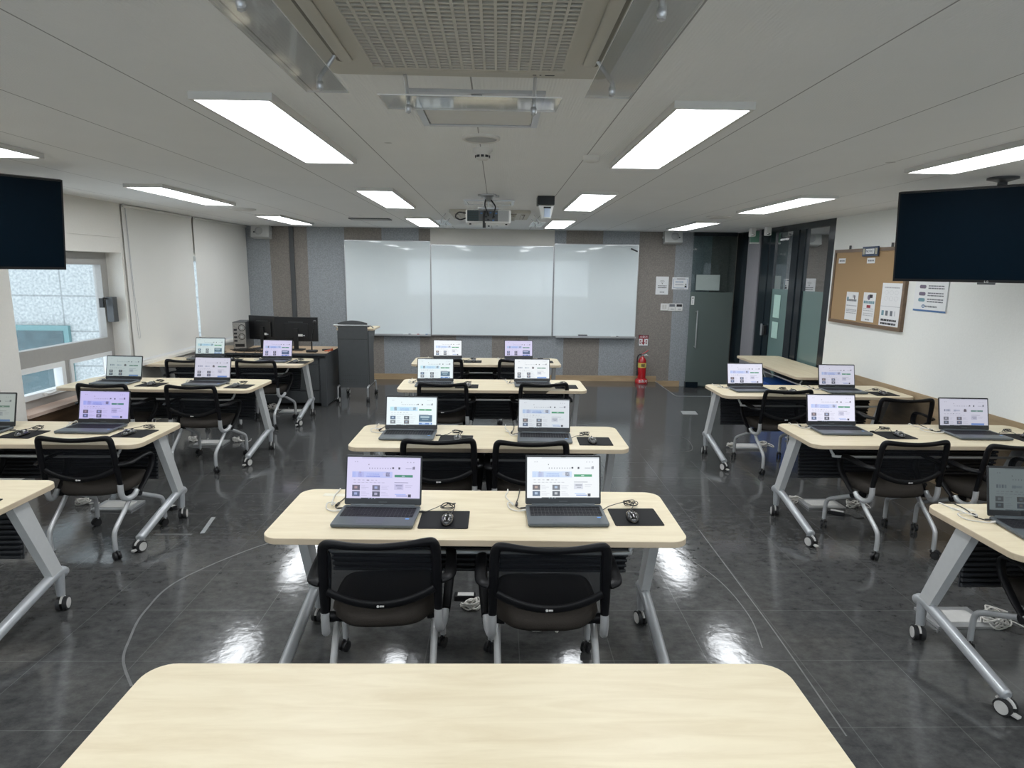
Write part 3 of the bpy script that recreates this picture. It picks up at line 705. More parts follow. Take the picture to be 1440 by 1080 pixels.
# posters with bars of unreadable small print
def bars(mb, X, x0, x1, ys, h, mat, jitter=True):
    for y in ys:
        x = x0
        while x < x1-.004:
            l = random.uniform(.010, .03)*(x1-x0)/.15 if jitter else x1-x0
            e = min(x+l, x1); mb.quad([(x, y, .0012), (e, y, .0012), (e, y+h, .0012), (x, y+h, .0012)], mat, X); x = e + (.004 if jitter else 1)
def rectq(mb, X, x0, x1, y0, y1, mat, z=.0012): mb.quad([(x0, y0, z), (x1, y0, z), (x1, y1, z), (x0, y1, z)], mat, X)
X = on_far(2.72, 1.615, .004)
o = tag(MB().box(-.105, .105, -.148, .148, -.003, 0, paper_m, X=X).build('notice_poster'), 'portrait notice with a wireless symbol right of the right whiteboard', 'poster')
m = MB()
for r in (.018, .034, .05):
    P = [(r*math.sin(a), .035 + r*math.cos(a), .0015) for a in [math.radians(-45+9*k) for k in range(11)]]
    m.tube(P, .0055, ink_m, 6, flat=.3, X=X)
m.lathe([(.008, 0), (.008, .001)], ink_m, (0, .033, .001), 12, X=X); bars(m, X, -.07, .075, (-.01, -.04), .012, ink_m); bars(m, X, -.035, .04, (-.115,), .016, yellowed_m); m.build('print', o)
X = on_far(3.02, 1.655, .004)
o = tag(MB().box(-.135, .135, -.098, .098, -.003, 0, paper_m, X=X).build('notice_poster'), 'landscape blue-bordered notice between the wireless poster and glass door', 'poster')
m = MB(); 
for (a, b, c_, d) in ((-.115, .115, .07, .075), (-.115, .115, -.075, -.07), (-.115, -.11, -.07, .07), (.11, .115, -.07, .07)): rectq(m, X, a, b, c_, d, inkb_m)
rectq(m, X, -.06, .08, .066, .08, yellowed_m, .0018); bars(m, X, -.085, .05, (.015,), .014, inkb_m); bars(m, X, -.085, .06, (-.03,), .018, inkg_m); rectq(m, X, .075, .105, -.065, -.035, ink_m); rectq(m, X, .085, .102, -.025, -.005, ink_m); bars(m, X, -.07, .07, (-.09,), .010, inkg_m); m.build('print', o)
o = empty('light_switch', (2.775, YB, 1.265), 0, 'white light switch plate left of the two wall controllers', 'switch')
MB().box(-.062, .062, -.012, 0, -.058, .058, white_m, .003).build('switch_plate', o)
m = MB(); m.box(-.036, -.003, -.017, -.012, -.035, .035, ceilw_m, .002); m.box(.003, .036, -.017, -.012, -.035, .035, ceilw_m, .002); m.build('rocker', o)
for x, a, lab in ((2.90, 0, 'wall air conditioner controller beside the light switch'), (3.02, 1, 'rightmost wall air conditioner controller, nearest the glass door')):
    o = empty('wall_controller', (x, YB, 1.262), 0, lab, 'controller', 'air conditioner controllers')
    MB().box(-.058, .058, -.02, 0, -.062, .062, white_m, .004).build('controller_body', o)
    MB().box(-.045, .047, -.0215, -.019, .008, .05, yellowed_m if a == 0 else ink_m).build('display', o)
    m = MB(); m.box(-.02, .035, -.023, -.02, -.04, -.025, inkg_m, .002); m.build('buttons', o)
# fire extinguisher sign
X = on_far(2.455, .70, .003)
o = tag(MB().box(-.085, .085, -.095, .095, -.004, 0, ink_m, X=X).build('extinguisher_sign'), 'red and white extinguisher sign with a downward arrow on the far wall', 'sign')
m = MB(); rectq(m, X, -.077, .077, .028, .087, redsign_m); rectq(m, X, -.077, .077, -.087, .026, paper_m)
m.quad([(-.014, .07, .002), (-.014, -.035, .002), (.014, -.035, .002), (.014, .07, .002)][::1], redsign_m, X); m.add([(-.032, -.03, .002), (.0, -.08, .002), (.032, -.03, .002)], [(0, 1, 2)], redsign_m, X=X)
for sx in (-.05, .05): rectq(m, X, sx-.013, sx+.013, -.06, .006, redsign_m, .002); rectq(m, X, sx-.005, sx+.005, -.045, -.01, paper_m, .003)
text_mesh(m, '소화기', .048, paper_m, X @ Matrix.Translation((0, .058, .003))); m.build('print', o)
# fire extinguisher
o = empty('fire_extinguisher', (2.42, YB-.14, 0), 0, 'red fire extinguisher with yellow label standing on a red base', 'fire extinguisher')
m = MB(); m.lathe([(.105, .0), (.108, .02), (.10, .06), (.085, .075), (.078, .08)], red_m); m.build('stand_base', o)
m = MB(); m.lathe([(.068, .05), (.068, .36), (.063, .39), (.045, .42), (.022, .44), (.02, .455)], red_m, seg=28); m.build('cylinder_tank', o)
m = MB(); m.lathe([(.0688, .265), (.0688, .345)], yellow_m, cap=False, seg=28)
for a in (-.35, -.12, .12, .35): m.box(-.006, .006, -.0705, -.0685, .28, .33, ink_m, X=Matrix.Rotation(a, 4, 'Z'))
m.build('yellow_label', o)
m = MB(); m.cyl((0, 0, .45), (0, 0, .49), .018, mirrorm, seg=14); m.tube([(-.02, 0, .48), (.06, -.02, .53), (.09, -.02, .555)], .007, red_m, 8, flat=.6); m.tube([(-.01, 0, .47), (.06, -.02, .475), (.10, -.02, .465)], .006, mirrorm, 8, flat=.6); m.build('valve_lever', o)
m = MB(); m.tube(smooth_path([(-.015, 0, .475), (-.06, -.01, .475), (-.085, -.02, .42), (-.086, -.02, .28), (-.08, -.02, .17)], 6), .010, rubber_m, 10); m.tube([(-.08, -.02, .2), (-.078, -.02, .13)], .015, rubber_m, 10); m.build('hose', o)
m = MB(); text_mesh(m, '소화기', .052, paper_m, Matrix.Translation((0, -.112, .04)) @ Matrix.Rotation(PI/2, 4, 'X'), .002); m.build('base_lettering', o)

# ------------------------------------------------------------------ right wall items (x = XR, facing -x): right direction = -y
def on_right(y, z, out=.0): return frame_at((XR-out, y, z), (0, -1, 0), (-1, 0, 0))
o = empty('cork_board', (XR, 6.655, 1.70), 0, 'brown framed cork notice board on the right wall, half behind the television', 'notice board')
m = MB(); m.box(-.025, -.003, -.645, .645, -.385, .385, cork_m); m.build('cork_panel', o)
m = MB(); q = .035
m.box(-.035, 0, -.67, .67, -.41, -.375, corkf_m); m.box(-.035, 0, -.67, .67, .375, .41, corkf_m); m.box(-.035, 0, -.67, -.635, -.375, .375, corkf_m); m.box(-.035, 0, .635, .67, -.375, .375, corkf_m); m.build('board_frame', o)
for y in (.38, -.38): MB().cyl((-.02, y, .41), (-.02, y, .45), .012, dgrey_m, seg=10).build('hanger', o)
X = on_right(6.60, 2.075, .037)
o = tag(MB().box(-.14, .14, -.05, .05, 0, .012, navy_m, X=X).build('title_sign'), 'navy NOTICE sign clipped on top of the cork board', 'sign')
m = MB(); rectq(m, X, -.075, .075, -.026, .026, paper_m, .0135)
for s_ in (-.11, .11): rectq(m, X, s_-.018, s_+.018, -.03, .03, M('pale_gold_clip', (.45, .42, .30), .4, metal=.3), .0135)
text_mesh(m, 'NOTICE', .036, navy_m, X @ Matrix.Translation((0, 0, .0145))); m.build('print', o)
for y, z, lab in ((7.16, 1.985, 'small white caption label at the upper left of the cork board'), (6.60, 1.98, 'small white caption label below the navy NOTICE sign'), (6.12, 2.0, 'small white caption label at the upper right of the cork board')):
    X = on_right(y, z, .027); o = tag(MB().box(-.07, .07, -.028, .028, 0, .002, paper_m, X=X).build('caption_label'), lab, 'label', 'caption labels on the cork board')
    m = MB(); bars(m, X @ Matrix.Translation((0, 0, .0015)), -.05, .055, (-.008,), .016, yellowed_m); m.build('print', o)
def sheet(y0, y1, z0, z1, lab, kind):
    W = abs(y0-y1)/2; H = (z1-z0)/2; X = on_right((y0+y1)/2, (z0+z1)/2, .027)
    o = tag(MB().box(-W, W, -H, H, 0, .002, paper_m, X=X).build('pinned_sheet'), lab, 'paper', 'sheets pinned on the cork board')
    X = X @ Matrix.Translation((0, 0, .0015)); m = MB()
    if kind == 0:
        rectq(m, X, .01, .05, H-.06, H-.03, inkg_m); rectq(m, X, .04, .06, H-.075, H-.035, ink_m); bars(m, X, -W+.02, W-.02, (H-.10,), .022, yellowed_m); bars(m, X, -W+.02, W-.01, (.0, -.045, -.06, -.08), .010, inkg_m)
        rectq(m, X, -W+.015, -W+.05, H-.09, H-.055, inkt_m)
    elif kind == 1:
        m.lathe([(.028, 0), (.028, .0006)], inkp_m, (-.01, H-.05, 0), 16, X=X); rectq(m, X, .0, .055, H-.055, H-.02, ink_m); bars(m, X, -W+.015, W-.015, (H-.115,), .028, inkt_m); rectq(m, X, -.035, .035, H-.16, H-.13, redsign_m); bars(m, X, -W+.02, W-.02, (-.02, -.04, -.07, -.09), .008, inkg_m); bars(m, X, -.04, .04, (-H+.015,), .014, yellowed_m)
    else:
        bars(m, X, -W+.04, W-.04, (H-.05,), .012, inkg_m)
        for a in (-.08, 0, .08):
            for b in (.06, .12): m.tube([(a+.03*math.cos(w_), b+.02*math.sin(w_), 0) for w_ in [k*PI/6 for k in range(12)]], .0012, inkg_m, 4, closed=True, X=X)
        rectq(m, X, -W, W, -.02, -.016, inkg_m)
        for a, q_ in ((-.11, inkt_m), (-.045, yellowed_m), (.03, yellowed_m), (.10, inkg_m)): rectq(m, X, a-.02, a+.02 if a < .1 else a-.01, -.11, -.06, q_)
        bars(m, X, -W+.03, W-.04, (-.165, -.20), .020, ink_m)
    m.build('print', o)
sheet(6.99, 6.76, 1.34, 1.645, 'first pinned sheet from the left on the cork board', 0)
sheet(6.66, 6.44, 1.345, 1.65, 'second pinned sheet on the cork board, with a red block', 1)
sheet(6.345, 6.025, 1.33, 1.755, 'largest pinned sheet at the right of the cork board', 2)
X = on_right(5.65, 1.72, .004)
o = tag(MB().box(-.22, .22, -.21, .27, 0, .003, paper_m, X=X).build('guide_poster'), 'white poster with oval icons and blue bottom edge beside the cork board', 'poster')
m = MB(); X = X @ Matrix.Translation((0, 0, .002)); rectq(m, X, -.22, .22, -.212, -.196, inkb_m)
rectq(m, X, .212, .22, -.2, .27, inkg_m)
for k, (z, q_) in enumerate(((.20, inkt_m), (.14, inkp_m), (.075, inkt_m), (.01, inkp_m), (-.055, inkp_m), (-.11, inkt_m))):
    m.prism(rrect(-.16, -.07, z-.014, z+.018, .015), .0008, .0016, q_, X=X); bars(m, X, -.04, .17, (z+.005, z-.016), .011, yellowed_m)
m.tube([(-.08+.017*math.cos(w_), -.165+.012*math.sin(w_), .002) for w_ in [k*PI/6 for k in range(12)]], .004, inkb_m, 6, closed=True, X=X)
bars(m, X, -.055, .10, (-.172,), .014, yellowed_m); m.build('print', o)

# ------------------------------------------------------------------ televisions
def television(cx, cy, zc, ang, lab, tilt=0):
    o = empty('television', (cx, cy, zc), ang, lab, 'television', 'hanging televisions'); TX = Matrix.Rotation(math.radians(tilt), 4, 'X')
    W, H = .56, .315
    MB().box(-W, W, -.012, .035, -H, H, tvb_m, .004, X=TX).build('tv_bezel', o)
    MB().box(-W+.012, W-.012, -.0145, -.011, -H+.02, H-.012, tv_m, X=TX).build('screen', o)
    m = MB(); m.box(-W*.7, W*.7, .035, .065, -H*.7, H*.6, black_m, .01, X=TX); m.build('back_cover', o)
    m = MB(); m.box(-.05, .05, -.02, .0, -H-.012, -H+.002, dgrey_m, .003, X=TX); text_mesh(m, 'LG', .02, white_m, TX @ Matrix.Translation((0, -.0215, -H+.008)) @ Matrix.Rotation(PI/2, 4, 'X')); m.build('logo_plate', o)
    m = MB(); m.cyl((0, .12, -.1), (0, .12, ZC-zc), .028, dgrey_m); m.box(-.09, .09, .05, .13, -.16, .10, dgrey_m); m.build('mount_pole', o)
    m = MB(); m.lathe([(.09, -.0), (.09, -.012), (.06, -.02), (.03, -.03)], dgrey_m, (0, .12, ZC-zc)); m.build('ceiling_flange', o)
television(3.27, 4.19, 2.10, math.radians(-45), 'black television hanging from the ceiling at the right by the cork board', 11)
television(-3.46, 4.24, 2.10, math.radians(49), 'black television hanging from the ceiling at the left by the window', 12)

# ------------------------------------------------------------------ casters
def caster(parent, x, y, r=.036, w=.02, ang=0.0, mat_disc=disc_m, mat_t=rubber_m, hood=None, brake=False, name='caster'):
    X = Matrix.Translation((x, y, 0)) @ Matrix.Rotation(ang, 4, 'Z') @ Matrix.Translation((0, -.012, 0))
    m = MB()
    for s_ in (-1, 1):
        a0, a1 = (s_*.006, s_*(.006+w))
        m.cyl((a0, 0, r), (a1, 0, r), r, mat_t, seg=20, X=X)
        m.cyl((a1, 0, r), (a1+s_*.002, 0, r), r*.78, mat_disc, seg=20, X=X)
    P = [(0, -r*.9*math.cos(a)+.0, r+r*.95*math.sin(a)) for a in [math.radians(20+k*20) for k in range(8)]]
    m.tube(P, .014, hood or mat_disc, 8, flat=.35, up=(0, 0, 1), X=X)
    m.cyl((0, .012, r*1.2), (0, .012, r*2.25), .008, chairsilver_m, seg=10, X=X)
    if brake: m.box(-.012, .012, -r-.022, -r+.01, r*.45, r*.75, mat_disc, .002, X=X)
    return m.build(name, parent)

# ------------------------------------------------------------------ training table
def make_table():
    o = empty('training_table')
    MB().prism(rrect(-.9, .9, -.3, .3, .075, 8), .692, .72, top_m, ch=.002, side=edge_m).build('tabletop', o)
    for s_ in (-1, 1):
        x = s_*.845
        m = MB(); m.add([(x-.022, .215, .20), (x+.022, .215, .20), (x+.022, .29, .21), (x-.022, .29, .21), (x-.022, .0, .69), (x+.022, .0, .69), (x+.022, .10, .69), (x-.022, .10, .69)],
              [(0, 3, 2, 1), (4, 5, 6, 7), (0, 1, 5, 4), (1, 2, 6, 5), (2, 3, 7, 6), (3, 0, 4, 7)], silver_m)
        m.build('leg', o)
        m = MB(); P = smooth_path([(x, .325, .19), (x, .285, .215), (x, .20, .205), (x, -.05, .145), (x, -.235, .098), (x, -.28, .088)], 4)
        n = len(P); m.tube(P, [.018 + (.010 if 0 < i < n-1 else 0) for i in range(n)], foot_m, 12, flat=.95, up=(0, 0, 1))
        m.cyl((x, -.262, .085), (x, -.262, .065), .016, foot_m, seg=12)
        m.tube([(x, .28, .21), (x, .275, .085)], [.026, .020], foot_m, 12); m.build('foot', o)
        caster(o, x, .29, ang=.25*s_); caster(o, x, -.262, ang=-.35*s_, brake=True)
        m = MB(); m.box(x-s_*.02-.02, x-s_*.02+.02, -.20, .20, .668, .692, black_m, .004); m.build('top_bracket', o)
    m = MB(); m.box(-.79, .79, .02, .085, .635, .685, black_m, .004); m.build('crossbar', o)
    m = MB(); m.add([(-.76, .19, .64), (.76, .19, .64), (.73, .205, .325), (-.73, .205, .325), (-.76, .198, .64), (.76, .198, .64), (.73, .213, .325), (-.73, .213, .325)], [(0, 1, 2, 3), (4, 7, 6, 5), (3, 2, 6, 7), (0, 4, 5, 1), (0, 3, 7, 4), (1, 5, 6, 2)], dark_m)
    for k in range(11):
        z = .345 + k*.028; hw = .732 + .03*(z-.325)/.315
        m.tube([(-hw, .188+.0, z), (hw, .188, z)], .0095, dark_m, 8)
    m.build('modesty_panel', o)
    m = MB(); m.tube(smooth_path([(-.70, -.10, .69), (-.70, -.13, .66), (-.68, -.15, .615), (-.62, -.155, .60), (0, -.155, .60), (.62, -.155, .60), (.68, -.15, .615), (.70, -.13, .66), (.70, -.10, .69)], 5), .009, silver_m, 10); m.build('tilt_bar', o)
    return o
TB = make_table()
tables = [('T0', -.07, 1.325, -.004, 'empty maple training table closest to the viewer'),
 ('T1', -.08, 2.755, -.014, 'maple training table in the centre column directly in front of the empty table'),
 ('T2', -.045, 4.12, -.008, 'maple training table second in the centre column, behind the nearest chairs'),
 ('T3', -.045, 6.07, .006, 'maple training table third in the centre column'),
 ('T4', -.13, 7.68, .01, 'maple training table closest to the central whiteboard'),
 ('L0', -3.17, 2.88, 0, 'maple training table cut off at the lower left picture edge'),
 ('L1', -3.15, 4.145, 0, 'maple training table second in the left column, with a purple-tinted laptop'),
 ('L2', -3.15, 5.98, -.035, 'maple training table beside the window opening in the left column'),
 ('L3', -3.16, 7.47, .01, 'maple training table in front of the instructor desk'),
 ('R1', 3.01, 2.60, .0, 'maple training table cut off at the lower right picture edge'),
 ('R2', 2.995, 4.25, .0, 'maple training table second in the right column, below the hanging television'),
 ('R3', 2.99, 5.90, .0, 'maple training table third in the right column, in front of the side table')]
for i, (k, x, y, a, lab) in enumerate(tables):
    o = TB if i == 0 else copy_tree(TB)
    place(o, (x, y, 0), a); tag(o, lab, 'table', 'maple training tables on casters')
o = copy_tree(TB); place(o, (3.575, 7.58, 0), -PI/2); tag(o, 'bare maple table standing sideways along the glass partition', 'table', 'maple training tables on casters')

# ------------------------------------------------------------------ task chair
def make_chair():
    o = empty('task_chair')
    # seat: rounded cushion
    m = MB(); rings = []
    for (sc, z) in ((.80, .385), (.95, .391), (1.0, .408), (.985, .430), (.93, .442), (.80, .448), (.5, .444), (.2, .440)):
        rg = []
        for k in range(32):
            a = 2*PI*k/32; ca, sa = math.cos(a), math.sin(a); e = .62
            x = .225*sc*math.copysign(abs(ca)**e, ca); y = .02 + .225*sc*math.copysign(abs(sa)**e, sa)
            zz = z - (.02*max(0, (y-.12)/.12)**2) + .012*abs(x/.225)**2*(1 if z > .43 else 0)
            rg.append((x*(1.0 - .08*(y < -.1)), y, zz))
        rings.append(rg)
    vs = [p for r in rings for p in r]; fs = []
    for i in range(len(rings)-1):
        for k in range(32): k2 = (k+1) % 32; fs.append((i*32+k, i*32+k2, (i+1)*32+k2, (i+1)*32+k))
    fs.append(list(range(32))[::-1]); fs.append([(len(rings)-1)*32+k for k in range(32)])
    m.add(vs, fs, seat_m, True); m.build('seat', o)
    # back
    bk = lambda x, z: -.205 - (z-.5)*.13 - .026*(1-(x/.23)**2)       # y of the back surface
    rail = lambda x: .515 + .060*(x/.215)**2
    topz = lambda x: .762 + .016*(x/.23)**2
    m = MB(); nx, nz = 18, 6; vs = []; fs = []
    for j in range(nz+1):
        for i in range(nx+1):
            u = -1 + 2*i/nx; z0 = rail(u*.205); z1 = topz(u*.21); z = z0 + (z1-z0)*j/nz; x = u*(.210 + .004*(z-.5)/.25)
            vs.append((x, bk(x, z)+.004, z))
    for j in range(nz):
        for i in range(nx): a = j*(nx+1)+i; fs.append((a, a+1, a+nx+2, a+nx+1))
    m.add(vs, fs, mesh_m, True); back = m.build('backrest', o)
    m = MB(); P = []; R = []
    P = [(-.226, bk(.225, .46), .462), (-.225, bk(.224, .53), .53), (-.223, bk(.222, .60), .60), (-.221, bk(.221, .68), .68), (-.218, bk(.22, .745), .745), (-.208, bk(.21, .772), .774), (-.185, bk(.19, .778), .781), (-.10, bk(.1, .773), .775), (0, bk(0, .77), .771)]
    P = P + [(-p[0], p[1], p[2]) for p in P[-2::-1]]
    R0 = [.016, .018, .019, .020, .020, .021, .019, .016, .0155]; R0 = R0 + R0[-2::-1]
    SP = smooth_path(P, 4); RR = []
    for i in range(len(P)-1):
        for k in range(4): RR.append(R0[i] + (R0[i+1]-R0[i])*k/4)
    RR.append(R0[-1]); m.tube(SP, RR, chair_m, 10, flat=.72, up=(0, -1, 0) if False else (1, 0, 0)); m.build('back_frame', o)
    m = MB(); P = [(x, bk(x, rail(x)), rail(x)-.005) for x in [-.212 + .424*k/14 for k in range(15)]]
    m.tube(P, .017, chair_m, 10, flat=.6, up=(0, 0, 1)); lr = m.build('lower_rail', o)
    m = MB(); X = frame_at((0, bk(0, .51)-.0125, .511), (1, 0, 0), (0, -1, 0)); m.lathe([(.0055, 0), (.0055, .001)], white_m, (-.011, 0, 0), 12, X=X); m.box(-.004, .013, -.0035, .0035, 0, .001, white_m, X=X); m.build('maker_badge', lr)
    for s_ in (-1, 1):
        m = MB(); P = smooth_path([(s_*.226, -.203, .468), (s_*.226, -.203, .42), (s_*.228, -.188, .378), (s_*.236, -.15, .358), (s_*.248, -.10, .365), (s_*.252, -.07, .388)], 5)
        m.tube(P, .017, chairsilver_m, 12); m.build('back_tube', o)
        m = MB(); P = smooth_path([(s_*.236, -.215, .605), (s_*.262, -.20, .607), (s_*.276, -.15, .605), (s_*.278, -.03, .61), (s_*.278, .06, .60), (s_*.277, .09, .56), (s_*.272, .075, .50), (s_*.262, .0, .42), (s_*.254, -.06, .372)], 5)
        n = len(P); m.tube(P, [.024 if i < n*.6 else .024-.006*(i-n*.6)/(n*.4) for i in range(n)], chair_m, 10, flat=.5, up=(1, 0, 0)); m.build('armrest', o)
        m = MB(); m.cyl((s_*.175, -.06, .368), (s_*.268, -.06, .368), .023, chair_m, seg=14); m.build('pivot_hub', o)
        m = MB(); m.tube(smooth_path([(s_*.205, -.05, .365), (s_*.205, -.13, .29), (s_*.20, -.245, .20), (s_*.197, -.268, .15), (s_*.197, -.27, .062)], 5), .0145, chairsilver_m, 12); m.build('leg', o)
        m = MB(); m.tube(smooth_path([(s_*.19, -.06, .362), (s_*.205, .03, .325), (s_*.225, .22, .235), (s_*.232, .262, .20), (s_*.235, .27, .15), (s_*.235, .27, .062)], 5), .0145, chairsilver_m, 12); m.build('leg', o)
        for (x, y, a) in ((s_*.197, -.27, .9*s_), (s_*.235, .27, -.5)):
            caster(o, x, y, .026, .013, a, rubber_m, black_m, black_m)
    m = MB(); m.cyl((-.19, -.06, .368), (.19, -.06, .368), .012, chairsilver_m, seg=10); m.box(-.15, .15, -.09, .15, .372, .390, black_m, .004); m.build('seat_support', o)
    return o
CH = make_chair()
chairs = [('T1a', -.44, 2.24, 4, 'left black mesh chair behind the empty table, at the nearest occupied desk'),
 ('T1b', .21, 2.21, 0, 'right black mesh chair behind the empty table, at the nearest occupied desk'),
 ('T2a', -.35, 3.68, 3, 'left black mesh chair at the second centre table, hidden partly by a purple-lit laptop'),
 ('T2b', .21, 3.65, 0, 'right black mesh chair at the second centre table'),
 ('T3a', -.49, 5.58, -1, 'left black mesh chair at the third centre table'),
 ('T3b', .43, 5.62, 5, 'right black mesh chair at the third centre table'),
 ('T4a', -.62, 7.13, 0, 'left black mesh chair at the table closest to the whiteboard'),
 ('T4b', .24, 7.13, 0, 'right black mesh chair at the table closest to the whiteboard'),
 ('L1a', -3.50, 3.72, 6, 'black mesh chair at the left picture edge, only its arm showing'),
 ('L1b', -2.59, 3.785, 1, 'black mesh chair at the second left table before the purple-lit laptop'),
 ('L2a', -3.46, 5.48, -3, 'black mesh chair beside the window sill at the third left table'),
 ('L2b', -2.68, 5.45, -3, 'black mesh chair nearer the aisle at the third left table'),
 ('L3a', -3.47, 7.00, 0, 'black mesh chair nearer the blinds at the table before the instructor desk'),
 ('L3b', -2.70, 7.00, -3, 'black mesh chair nearer the aisle at the table before the instructor desk'),
 ('R1a', 2.457, 2.18, -6, 'black mesh chair at the lower right picture edge, only its arm and a leg showing'),
 ('R2a', 2.60, 3.71, 3, 'black mesh chair nearer the aisle at the second right table'),
 ('R2b', 3.22, 3.65, 3, 'black mesh chair nearer the wall at the second right table'),
 ('R3a', 2.58, 5.39, 3, 'black mesh chair nearer the aisle at the third right table'),
 ('R3b', 3.42, 5.05, -3, 'black mesh chair by the right wall, pulled back from the third right table')]
for i, (k, x, y, a, lab) in enumerate(chairs):
    o = CH if i == 0 else copy_tree(CH); a = math.radians(a)
    q = 1.0 if k == 'L1b' else 1.012 if k[0] == 'L' else 1.03; place(o, (q*x - .235*math.sin(a), q*y + .235*math.cos(a), 0), a); tag(o, lab, 'chair', 'black mesh nesting chairs')

# ------------------------------------------------------------------ laptops
TINT = {'purple': (.74, .70, .98), 'lilac': (.84, .84, 1.0), 'white': (.93, .97, 1.0), 'cyan': (.86, .97, 1.0), 'violet': (.60, .55, .96), 'pale': (.80, .86, .92), 'green': (.55, .62, .58), 'dim': (.10, .125, .13), 'mint': (.62, .74, .74)}
_sm = {}
def sm(col, s):
    key = (tuple(round(c, 3) for c in col), s)
    if key not in _sm: _sm[key] = E('screen_pixel_colour_%d' % len(_sm), col, s)
    return _sm[key]
SW, SH = .344, .194
LIDH = .232
def display_mesh(tint, strength, variant):
    t = TINT[tint]; S = strength
    C = lambda r, g, b: sm((r*t[0], g*t[1], b*t[2]), S)
    bg = C(1, 1, 1); m = MB()
    def R(u0, u1, v0, v1, mat, lay=1):
        y = -.0003*lay*1.6 - .0006
        m.quad([(-SW/2+SW*u0, y, SH*(1-v1)), (-SW/2+SW*u1, y, SH*(1-v1)), (-SW/2+SW*u1, y, SH*(1-v0)), (-SW/2+SW*u0, y, SH*(1-v0))], mat)
    txt = C(.62, .62, .66); tx2 = C(.42, .43, .48); dk = C(.05, .05, .07); dk2 = C(.16, .14, .15); blu = C(.16, .28, .62); bb = C(.52, .68, .95); gr = C(.07, .36, .17); tan = C(.55, .40, .34)
    R(0, 1, 0, 1, bg, 0); R(.2, 1, 0, .028, C(.78, .79, .82)); R(0, 1, .028, .03, txt)
    for u in (.10, .13, .82, .86, .90): R(u, u+.015, .10, .125, txt)
    R(.29, .30, .165, .19, dk)
    rnd = random.Random(variant*7+3)
    for k in range(9): R(.30+k*.036, .312+k*.036, .25, .28, tx2)
    R(.615, .64, .235, .275, dk); R(.70, .725, .235, .285, dk); R(.80, .88, .25, .272, txt); R(.89, .925, .225, .285, tx2); R(.905, .925, .215, .27, dk2)
    # banner
    if variant == 2:
        for k in range(4): R(.09+k*.035, .115+k*.035, .39, .47, C(.5, .55, .62) if k % 2 else C(.3, .33, .4))
        R(.29, .34, .40, .47, C(.55, .6, .66)); R(.34, .42, .41, .46, C(.65, .7, .76)); R(.50, .56, .39, .48, dk2); R(.515, .54, .37, .40, dk2)
    else:
        R(.07, .62, .345, .49, C(.62, .82, .97) if variant == 1 else C(.70, .80, .99)); R(.07, .12, .345, .49, C(.55, .85, .88) if variant == 1 else bb)
        if variant == 0: R(.17, .23, .36, .48, C(.55, .58, .78))
        R(.15, .20, .36, .48, dk2 if variant else C(.45, .5, .75)); R(.165, .19, .35, .38, tan)
        R(.27, .44, .39, .42, C(.38, .52, .85)); R(.26, .45, .44, .475, C(.26, .36, .72)); R(.49, .53, .37, .44, C(.85, .85, .9)); R(.53, .585, .36, .46, dk2); R(.545, .57, .38, .43, C(.5, .5, .55))
    R(.65, .90, .415, .475, gr if variant != 2 else C(.20, .36, .28)); R(.75, .79, .435, .455, C(.7, .9, .78), 2)
    for k in range(6): R(.09+k*.06, .09+k*.06+rnd.uniform(.02, .045), .545, .56, txt if k != 3 else dk2)
    for k in range(8): R(.09+k*.055, .13+k*.055, .605, .617, txt)
    R(.65, .84, .595, .61, tx2)
    if not (variant == 2 and strength < .9 and False):
        for i, u in enumerate((.075, .35)):
            for j, v in enumerate((.67, .82)):
                R(u, u+.105, v, v+.125, [dk2, C(.12, .16, .24), C(.2, .2, .22), C(.10, .11, .13)][(i*2+j+variant) % 4]); R(u+.03, u+.07, v+.03, v+.085, [tan, C(.5, .6, .75), C(.6, .6, .62), C(.35, .42, .5)][(i+j+variant) % 4], 2)
                for q in range(3): R(u+.125, u+.125+rnd.uniform(.05, .11), v+.015+q*.038, v+.028+q*.038, C(.75, .75, .79))
    if variant == 1:
        R(.65, .915, .63, .87, C(.08, .15, .22)); R(.68, .86, .68, .72, C(.75, .85, .9), 2); R(.71, .84, .765, .785, C(.5, .6, .68), 2); R(.65, .915, .90, .97, blu); R(.71, .78, .91, .95, bb, 2); R(.86, .89, .91, .96, C(.7, .85, 1), 2)
    else:
        R(.65, .775, .635, .775, C(.78, .78, .84)); R(.67, .76, .66, .69, tx2, 2); R(.69, .75, .72, .74, tx2, 2); R(.80, .90, .66, .675, C(.75, .75, .79)); R(.80, .88, .70, .715, C(.75, .75, .79))
        if variant == 2: R(.65, .92, .90, .97, C(.2, .36, .75))
        else: R(.66, .81, .875, .895, bb); R(.68, .83, .91, .93, blu); R(.84, .88, .88, .95, dk)
    R(0, 1, .975, 1, sm((.02, .03, .035), S)); R(.0, .2, .965, .99, C(.92, .92, .94), 2); 
    for u in (.30, .34, .38): R(u, u+.015, .98, .995, C(.6, .7, .75), 2)
    return m

